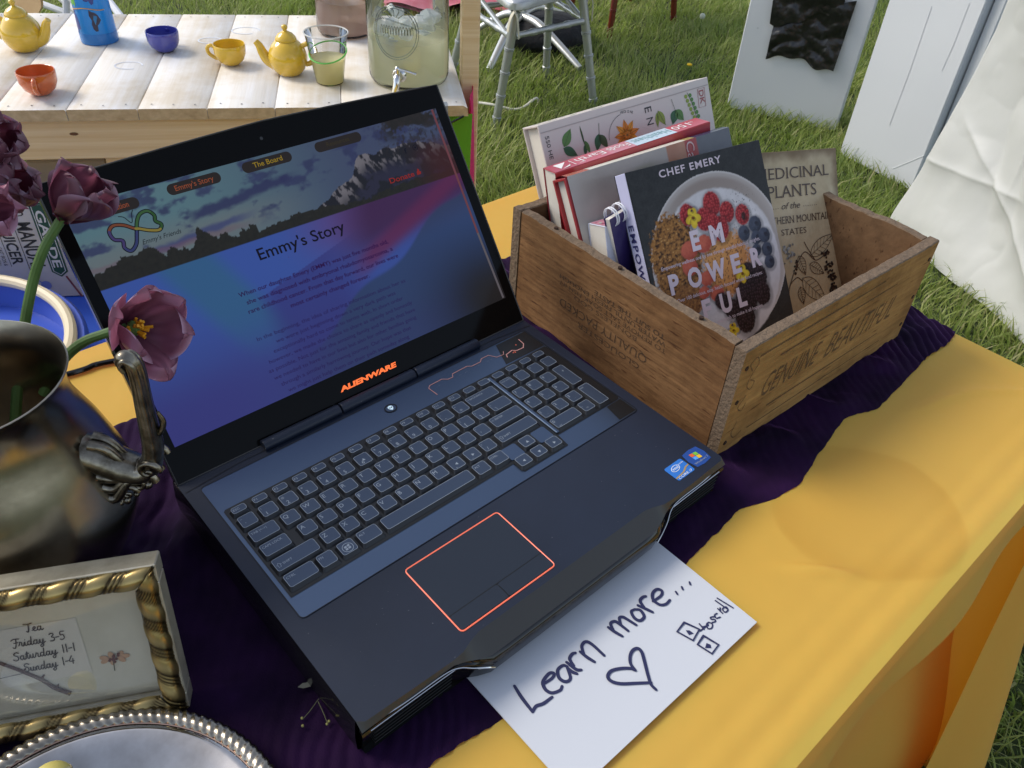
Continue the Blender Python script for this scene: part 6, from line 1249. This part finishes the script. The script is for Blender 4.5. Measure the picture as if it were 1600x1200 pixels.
def under_table():
    # juice squeezer carton, blue tub and bucket in front of the plank table
    M = pose((.0084, 1.5378, -.559), -.564, 0, 0) @ Matrix.Scale(1.12, 4); t = thing('juicer_carton', 'printed carton of a juicer standing on the blue tub', 'carton', M); Wd, Hd, T = .34, .215, .05
    b = MB(); b.box(-Wd + .03, .03, 0, T, 0, Hd, .002); f = part('carton_body', b, mk('grey_carton', (.55, .53, .52), .6, var=((9, 9, 9), 3, (.48, .46, .45), (.62, .60, .59))), t, local=True)
    k = MB(); Fr = (np.array([0, 0, 0.]), np.array([0, 0, -1.]), np.array([1., 0, 0])); h = .0006
    k.poly([(-.213, -.300), (-.002, -.300), (-.002, -.160), (-.213, -.125)], Fr, 3, .0002)
    k.text('MANUAL', -.172, -.066, -.070, .026, Fr, 0, h, .02); k.text('JUICER', -.164, -.080, -.101, .020, Fr, 0, h, .02); k.stroke([(-.172, -.0745), (-.066, -.0745)], .0012, Fr, 0, h, 1); k.stroke([(-.172, -.1055), (-.076, -.1055)], .0010, Fr, 0, h, 1)
    k.text('PRO', -.210, -.185, -.068, .018, Fr, 0, h, .01); k.text('CAST IRON &', -.120, -.078, -.118, .007, Fr, 0, h); k.text('COMMERCIAL', -.120, -.078, -.129, .007, Fr, 0, h)
    hx = [(-.212, -.006), (-.212, -.036), (-.060, -.036), (-.048, -.021), (-.060, -.006)]; k.poly(hx, Fr, 1, h); k.stroke([(-.208, -.010), (-.208, -.032), (-.062, -.032), (-.053, -.021), (-.062, -.010)], .0015, Fr, 2, h * 1.6, 1, True)
    k.text('GARDE', -.196, -.070, -.0290, .0150, Fr, 2, h * 1.6, .02)
    k.stroke([(-.048, -.012), (.0, .004)], .004, Fr, 4, h, 1); k.disc((-.030, -.055), .010, Fr, 5, h, 10); k.stroke([(-.05, -.072), (-.03, -.06), (-.012, -.07), (-.004, -.05)], .0025, Fr, 5, h)
    part('carton_print', k, [mk('carton_black', (.03, .03, .03), .6), mk('carton_green', (.02, .075, .045), .6), mk('carton_white', (.66, .66, .66), .6), mk('carton_shade', (.46, .40, .39), .6), mk('carton_wine', (.22, .05, .06), .6), mk('carton_blue', (.18, .22, .50), .6)], f, local=True, flat=True)
    m_tub = mk('blue_plastic_tub', (.035, .11, .60), .38, bump=((5, 5, 5), .2, .02)); t = thing('blue_tub', 'large blue plastic tub with a flat lid below the juicer carton', 'tub', mat4((-.08, 1.40, GZ), -E1, E2, (0, 0, 1)))
    lo = WM[t.name]; b = MB(); b.box(-.60, .24, -.24, .19, .012, .20, .03, M=lo); part('tub_body', b, m_tub, t); b = MB(); b.box(-.62, .26, -.26, .205, .2005, .229, .010, M=lo); part('tub_lid', b, m_tub, t)
    # bucket with a cream handle on the tub lid
    o = np.array([-.345, 1.300, -.5598]); t = thing('blue_bucket', 'wide round blue bucket with a cream bail handle', 'bucket', tuple(o)); R = .292
    m_b2 = mk('blue_bucket_plastic', (.045, .10, .50), .35)
    b = MB(); b.lathe([(0, .001), (.255, .001), (.270, .095), (R, .098), (R + .006, .106), (R + .006, .118), (R, .124), (R - .018, .122), (R - .022, .108), (R - .030, .075), (0, .072)], 72, o=o); part('bucket_body', b, m_b2, t, ang=50)
    b = MB(); b.tube(smooth_pts([o + np.array([(R - .022) * math.cos(a), (R - .022) * math.sin(a), .122 + .012 * math.sin((a + 1.2) * .9)]) for a in np.linspace(-.75, 2.2, 12)], 4), .0115, 10); part('bail_handle', b, mk('cream_plastic', (.68, .58, .40), .45), t)
    b = MB(); b.box(-.985, -.815, .092, .36, GZ - PT[2] + .181, -.152, .004, M=PM); c = solo('cardboard_box', b, mk('brown_cardboard', (.34, .27, .20), .8), 'plain cardboard box stored on the shelf under the plank table', 'box', tuple(pl(-.82, .2, GZ - PT[2] + .181)))
    b = MB(); b.box(-.775, -.36, .10, .40, GZ - PT[2] + .181, -.135, .03, M=PM); solo('storage_bag', b, mk('black_fabric', (.012, .013, .02), .9, bump=((12, 12, 12), .6, .02)), 'black fabric bag stored on the shelf under the plank table', 'bag', tuple(pl(-.5, .2, GZ - PT[2] + .181)))
under_table()

# ------------------------------------------------------------------ chairs, boards and the rest of the lawn
m_sil = mk('silver_paint', (.46, .48, .49), .30, metal=.55); m_mah = mk('mahogany_varnish', (.14, .02, .012), .25, coat=(.4, .1)); m_tie = mk('cream_ribbon', (.62, .58, .46), .8)
def bamboo_leg(b0, b1, r, rings=(0.10, .30, .50, .70)):
    b = MB(); b0 = np.array(b0, float); b1 = np.array(b1, float); L = np.linalg.norm(b1 - b0); s = []; rr = []
    s = [0, .03]; rr = [r * .80, r * .84]
    for q in rings:
        for d, k in ((-.018, 0), (-.014, .13), (-.008, .13), (-.005, -.04), (-.002, -.04), (.002, .15), (.008, .15), (.012, 0)):
            s.append(q + d); rr.append(r * (.86 + .14 * q + k))
    s.append(1); rr.append(r)
    b.tube([b0 + (b1 - b0) * q for q in s], rr, 12); return b
def chair(label, A, B, Cc, D, tops, m, seat_z, ties=False, group='bamboo style chairs on the lawn'):
    """A, B, Cc, D: feet in order round the seat; tops: where each leg meets the seat"""
    c = (np.array(A) + B + Cc + D) / 4; t = thing('bamboo_chair', label, 'chair', (c[0], c[1], GZ), group)
    for p, q in zip((A, B, Cc, D), tops): part('leg', bamboo_leg(p, q, .019), m, t, ang=50)
    pr = lambda p, q, f: np.array(p) + (np.array(q) - p) * f
    for (i, j, f) in ((0, 1, .80), (2, 3, .80), (1, 2, .80), (0, 3, .80)):
        F_ = (A, B, Cc, D); a = pr(F_[i], tops[i], f); e = pr(F_[j], tops[j], f); d = (e - a) / np.linalg.norm(e - a)
        b = MB(); s = np.linspace(0, 1, 25); b.tube([a + d * .016 + (e - a - d * .032) * q for q in s], [.0115 + .0026 * (k % 6 in (0, 1)) for k in range(25)], 10); part('stretcher', b, m, t, ang=50)
    for (i, j) in ((1, 2), (0, 3)):
        F_ = (A, B, Cc, D); a = pr(F_[i], tops[i], .78); e = pr(F_[j], tops[j], .97); b = MB(); b.tube([a, (a + e) / 2, e], .010, 9); part('brace', b, m, t)
    tp = [np.array(q) for q in tops]; cc = sum(tp) / 4; ring = []
    b = MB(); P0 = [p + (p - cc) * .10 for p in tp]; P = smooth_pts([P0[0], (P0[0] + P0[1]) / 2, P0[1], (P0[1] + P0[2]) / 2, P0[2], (P0[2] + P0[3]) / 2, P0[3], (P0[3] + P0[0]) / 2], 5, True)
    z0, z1 = seat_z, seat_z + .038; n = len(P); V = []
    for z, k in ((z0, .95), (z0 + .006, 1), (z1 - .008, 1), (z1, .96)): V += [list((cc + (p - cc) * k) * np.array([1, 1, 0]) + np.array([0, 0, z])) for p in P]
    F = [tuple(range(n))[::-1], tuple(range(3 * n, 4 * n))] + [(j * n + i, j * n + (i + 1) % n, (j + 1) * n + (i + 1) % n, (j + 1) * n + i) for j in range(3) for i in range(n)]
    b.add(V, F); part('seat', b, m, t, ang=50)
    for i in (2, 3):    # back posts and rails above the frame of the photo
        b = MB(); q0 = tp[i] + np.array([0, 0, .03]); dr = (tp[i] - cc); dr[2] = 0; dr /= np.linalg.norm(dr); q1 = q0 + dr * .06 + np.array([0, 0, .46]); b.tube([q0, (q0 + q1) / 2, q1], .017, 10); part('back_post', b, m, t); ring.append((q0, q1))
    for f in (.35, .72, .98):
        b = MB(); a = ring[0][0] + (ring[0][1] - ring[0][0]) * f; e = ring[1][0] + (ring[1][1] - ring[1][0]) * f; b.tube([a, (a + e) / 2, e], .012, 9); part('back_rail', b, m, t)
    if ties:
        for i in (0, 1):
            b = MB(); q = tp[i] + np.array([0, 0, .01]); out = (tp[i] - cc); out[2] = 0; out /= np.linalg.norm(out)
            for s, L in ((-1, .10), (1, .075)):
                p = [q + out * .024, q + out * .030 + E1 * s * .014 - np.array([0, 0, .03]), q + out * .026 + E1 * s * .022 - np.array([0, 0, L])]; b.tube(smooth_pts(p, 4), .009, 6, flat=.25)
            part('ribbon_tie', b, m_tie, t, ang=70)
def npa(*a): return np.array(a, float)
def chairs():
    A = npa(1.800, 2.140, GZ); B = npa(2.290, 2.050, GZ); Cc = npa(2.400, 2.470, GZ); D = npa(1.880, 2.560, GZ)
    chair('silver bamboo style chair with cream ribbon ties, nearest chair behind the books', A, B, Cc, D, [npa(1.850, 2.105, -.34), npa(2.222, 2.122, -.34), npa(2.33, 2.42, -.34), npa(1.94, 2.46, -.34)], m_sil, -.335, True)
    A = npa(3.08, 2.70, GZ); B = npa(3.56, 2.66, GZ); Cc = npa(3.66, 3.08, GZ); D = npa(3.20, 3.12, GZ)
    chair('dark red varnished chair at the top edge of the photo', A, B, Cc, D, [npa(3.12, 2.72, -.34), npa(3.50, 2.69, -.34), npa(3.6, 3.02, -.34), npa(3.22, 3.05, -.34)], m_mah, -.335)
    # folding table base behind the silver chair
    c = ray(812, 47, 4.05) * npa(1, 1, 0) + npa(0, 0, GZ); t = thing('pedestal_table', 'pedestal table with a splayed silver foot behind the silver chair', 'table', tuple(c)); m_al = mk('cast_aluminium', (.60, .60, .58), .35, metal=.6)
    b = MB(); b.tube([c + npa(0, 0, .10), c + npa(0, 0, .72)], .028, 14); part('column', b, m_al, t)
    for (u, v, dp) in ((738, 56, 4.15), (764, 104, 3.72), (908, 90, 3.78), (880, 30, 4.5)):
        e = ray(u, v, dp); e[2] = GZ + .035; b = MB(); P = smooth_pts([c + npa(0, 0, .155), c + (e - c) * .3 + npa(0, 0, .14), c + (e - c) * .7 + npa(0, 0, .065), e], 5); b.tube(P, np.linspace(.026, .016, len(P)), 8, flat=.8); part('foot', b, m_al, t, ang=60)
    b = MB(); b.lathe([(0, .72), (.36, .72), (.365, .735), (.36, .75), (0, .75)], 48, o=c); part('tabletop', b, m_al, t)
    b = MB(); q = ray(852, 62, 4.1); q[2] = GZ + .075; b.ball(q, (.26, .20, .085), 18); o = solo('shadow_bundle', b, mk('shadow_black', (.010, .010, .012), .9, bump=((9, 9, 9), .8, .05)), 'black cloth bundle lying under the pedestal table', 'bundle', tuple(q), ang=180)  # black lump added to give the dark shadow below the pedestal table
    # white metal chair with a tan seat behind the plank table
    t = thing('folding_chair', 'white tubular folding chair with a tan wooden seat behind the plank table', 'chair', tuple(ray(100, 10, 3.05) * npa(1, 1, 0) + npa(0, 0, GZ))); m_wt = mk('white_tube', (.66, .67, .70), .35)
    for a, e, d0, d1 in (((40, -60), (200, 70), 2.95, 2.75), ((50, -40), (170, 60), 3.15, 3.0), ((104, -70), (103, 60), 2.9, 2.95), ((150, -25), (215, 60), 2.85, 2.7), ((60, 4), (215, 62), 3.2, 3.1)):
        b = MB(); b.tube([ray(*a, d0), (ray(*a, d0) + ray(*e, d1)) / 2, ray(*e, d1)], .0125, 10); part('frame_tube', b, m_wt, t)
    b = MB(); p = [ray(u, v, 2.9) for u, v in ((-30, -60), (10, -12), (24, 14), (34, 24), (58, 24), (64, 12), (62, -20), (62, -70))]; n = len(p); off = FW * .02; b.add(np.vstack([p, np.array(p) + off]), [tuple(range(n)), tuple(range(n, 2 * n))[::-1]] + [(i, (i + 1) % n, n + (i + 1) % n, n + i) for i in range(n)])
    part('seat', b, wood('tan_seat_wood', (.45, .27, .12), (.62, .42, .20), (12, 12, 4), .5, False), t)
    b = MB(); w = [npa(1.816, 2.288), npa(1.851, 2.215), npa(1.909, 2.16), npa(1.958, 2.144), npa(2.048, 2.167)]; b.tube(smooth_pts([npa(1.70, 2.33, GZ + .06)] + [npa(x, y, GZ + .055 + .008 * math.sin(i * 2)) for i, (x, y) in enumerate(w)] + [npa(2.10, 2.20, GZ + .02)], 6), .0052, 7)
    solo('white_rope', b, mk('white_cotton', (.68, .66, .58), .9), 'piece of white rope lying in the grass by the silver chair leg', 'rope')
    b = MB(); X = []
    for x in np.linspace(0, 1, 16): X.append([ray(600 + 200 * x, -60 + 98 * y * (1 - .55 * x), 4.6 - .25 * y) * npa(1, 1, 0) + npa(0, 0, GZ + .07 + .02 * math.sin(x * 11 + y * 7)) for y in np.linspace(0, 1, 12)])
    b.grid(np.array(X)); b.grid(np.array(X) - npa(0, 0, .02)); solo('picnic_blanket', b, mk('pink_blanket', (.55, .10, .17), .85, var=((9, 9, 9), 2, (.50, .07, .10), (.62, .22, .28))), 'pink blanket spread on the grass beyond the plank table', 'blanket', ang=180)
    p = np.array([2.9101, 2.0427, GZ]); t = thing('dandelion', 'single yellow dandelion in the grass behind the cookbooks', 'flower', tuple(p)); b = MB(); b.tube([p, p + npa(.004, 0, .075)], .0018, 6); part('stalk', b, m_stem, t); b = MB(); b.ball(p + npa(.004, 0, .079), (.013, .013, .006), 10); part('flower_head', b, mk('dandelion_yellow', (.80, .50, .01), .7), t)
    p = np.array([3.5791, 2.4924, GZ]); t = thing('dandelion', 'pale dandelion seed head near the dark red chair', 'flower', tuple(p)); b = MB(); b.tube([p, p + npa(.004, 0, .075)], .0018, 6); part('stalk', b, m_stem, t); b = MB(); b.ball(p + npa(.004, 0, .085), .016, 10); part('seed_head', b, mk('seed_fluff', (.6, .62, .5), .95), t)
chairs()
def boards():
    m_wb = mk('white_board', (.60, .62, .65), .38, spec=.4, var=((1.2, 1.2, 1.2), 2, (.57, .59, .62), (.63, .645, .67)), bump=((2.5, 2.5, 2.5), .08, .03)); m_line = mk('board_score', (.48, .50, .53), .5)
    def base(u, v, z=-.75):
        d = CR.T @ np.array([(u - 800) / 1271.15, (v - 600) / 1271.15, 1]); return CC + d * ((z - CC[2]) / d[2])
    a = base(1137, 158); b_ = base(1296, 193); x = (b_ - a) * npa(1, 1, 0); L = np.linalg.norm(x); x /= L; L *= 1.07; y = npa(-x[1], x[0], 0); M = mat4(npa(a[0], a[1], GZ + .012), x, y, (0, 0, 1))
    t = thing('display_board', 'tall white board with black plastic taped on its front', 'board', M, 'white boards standing on the lawn')
    b = MB(); b.box(0, L, 0, .11, 0, 1.45, .004); part('panel', b, m_wb, t, local=True)
    iv = M.inverted()
    def lp(u, v, off=-.012):
        d = CR.T @ np.array([(u - 800) / 1271.15, (v - 600) / 1271.15, 1]); q = CC + d * (np.dot(y, a - CC) / np.dot(y, d)); w = iv @ Vector(q); return (w.x, off, w.z)
    m_pb = mk('black_bin_film', (.010, .010, .011), .30, bump=[((5, 5, 4), .8, .06), ((16, 8, 13), .4, .015)])
    for quad, off, sd in (((lp(1226, -110), lp(1204, 36), lp(1316, 20), lp(1352, -110)), -.016, 3), ((lp(1214, 20), lp(1199, 84), lp(1304, 107), lp(1340, 0)), -.009, 5)):
        q = [np.array(p) for p in quad]; n = 40; X = np.zeros((n, n, 3))
        for i, u in enumerate(np.linspace(0, 1, n)):
            for j, v in enumerate(np.linspace(0, 1, n)):
                p = (q[0] * (1 - v) + q[1] * v) * (1 - u) + (q[3] * (1 - v) + q[2] * v) * u; p[1] = off - .018 * abs(fbm(u * 2.2 + v * 1.3 + sd, v * 2.4 - u, sd, 2) - .5) * 2 - .008 * abs(fbm(u * 5 - v * 3, v * 4 + u * 2, sd + 2, 2) - .5) * 2; p[2] += .012 * math.sin(u * 7 + sd) * v + .007 * math.sin(u * 17 + sd) * v; X[i, j] = p
        b = MB(); b.grid(X); X2 = X.copy(); X2[:, :, 1] += .0015; b.grid(X2); part('plastic_sheet', b, m_pb, t, local=True, ang=180)
    b = MB(); b.disc((.055, .345), .004, FB, 0, .0015, 8); part('screw_hole', b, m_line, t, local=True, flat=True)
    a2 = base(1314, 230); b2 = base(1425, 286); x = (b2 - a2) * npa(1, 1, 0); L = np.linalg.norm(x) * 1.02; x /= np.linalg.norm(x); y2 = npa(-x[1], x[0], 0); M = mat4(npa(a2[0], a2[1], GZ + .012), x, y2, (0, 0, 1)); iv2 = M.inverted()
    def lq(u, v):
        d = CR.T @ np.array([(u - 800) / 1271.15, (v - 600) / 1271.15, 1]); q = CC + d * (np.dot(y2, a2 - CC) / np.dot(y2, d)); w = iv2 @ Vector(q); return (w.x, w.z)
    t = thing('display_board', 'plain white board with scored lines between the taped board and the paper sheet', 'board', M, 'white boards standing on the lawn')
    b = MB(); b.box(0, L, 0, .12, 0, 1.45, .004); part('panel', b, m_wb, t, local=True)
    b = MB(); b.box(L + .004, L + .045, .035, .30, 0, 1.45, .004); part('side_panel', b, m_wb, t, local=True)
    b = MB()
    for pts in (((1456, 10), (1422, 110), (1390, 195)), ((1515, 5), (1490, 70), (1472, 110))): b.stroke([lq(*p) for p in pts], .0022, FB, 0, .0015, 1)
    part('score_line', b, m_line, t, local=True, flat=True)
    b = MB(); b.stroke([lq(1395, 263), (L - .004, lq(1450, 246)[1])], .0035, FB, 0, .0018, 1); part('bottom_fold', b, mk('board_fold', (.74, .76, .78), .4), t, local=True, flat=True)
    # crumpled white sheet over something out of the picture to the right
    L0 = base(1404, 350, GZ + .02); R0 = base(1640, 590, GZ + .02); up = npa(.10, -.07, .97); nrm = npa(.83, -.56, 0)
    nu, nv = 260, 280; u = np.linspace(0, 1.5, nu)[:, None]; v = np.linspace(0, 1.30, nv)[None, :]
    d = (R0 - L0) * npa(1, 1, 0); lean = npa(0, -.02, 0)
    wr = .10 * (fbm(u * 2.2 + 0 * v, v * 1.8 + u * 1.2, 111, 2) - .5) + .06 * np.abs(fbm(u * 3.5 + v * 2, v * 3 - u * 1.2, 112, 2) - .5) + .006 * np.abs(fbm(u * 9, v * 7, 113, 2) - .5) * 2
    for (ua, va, ub, vb, hh, ww) in ((.02, .82, .60, .55, .022, .018), (.10, .40, .75, .12, .018, .016), (.30, .95, .42, .30, .014, .014), (.0, .25, .5, .30, .012, .014), (.55, .9, .95, .35, .02, .02), (.2, .62, .9, .70, .012, .014)):
        n_ = math.hypot(ub - ua, vb - va); dist = ((u - ua) * (vb - va) - (v - va) * (ub - ua)) / n_; al = ((u - ua) * (ub - ua) + (v - va) * (vb - va)) / n_ ** 2
        wr = wr + .6 * hh * np.exp(-np.abs(dist) / ww) * sst(-.1, .15, al) * sst(1.1, .85, al) - .3 * hh * sst(.0, .10, dist) * sst(.3, .1, dist) * sst(0, .2, al) * sst(1, .8, al)
    P = L0 + u[..., None] * d + v[..., None] * (npa(0, 0, 1.) + lean) + nrm * (v[..., None] * .04) + nrm * wr[..., None] * -1 * np.ones(3)
    edge = np.clip(1 - u / .02, 0, 1); P = P + (nrm * .02) * edge[..., None]
    b = MB(); b.grid(P); b.grid(P + nrm * .004); solo('paper_sheet', b, mk('white_sheet', (.60, .605, .58), .48, spec=.35, trl=(.15, (.7, .7, .62)), bump=[((3, 3, 3), .35, .03), ((14, 14, 14), .12, .006)]), 'crumpled off white sheet draped to the grass at the right edge', 'sheet', tuple(L0), ang=180)
boards()
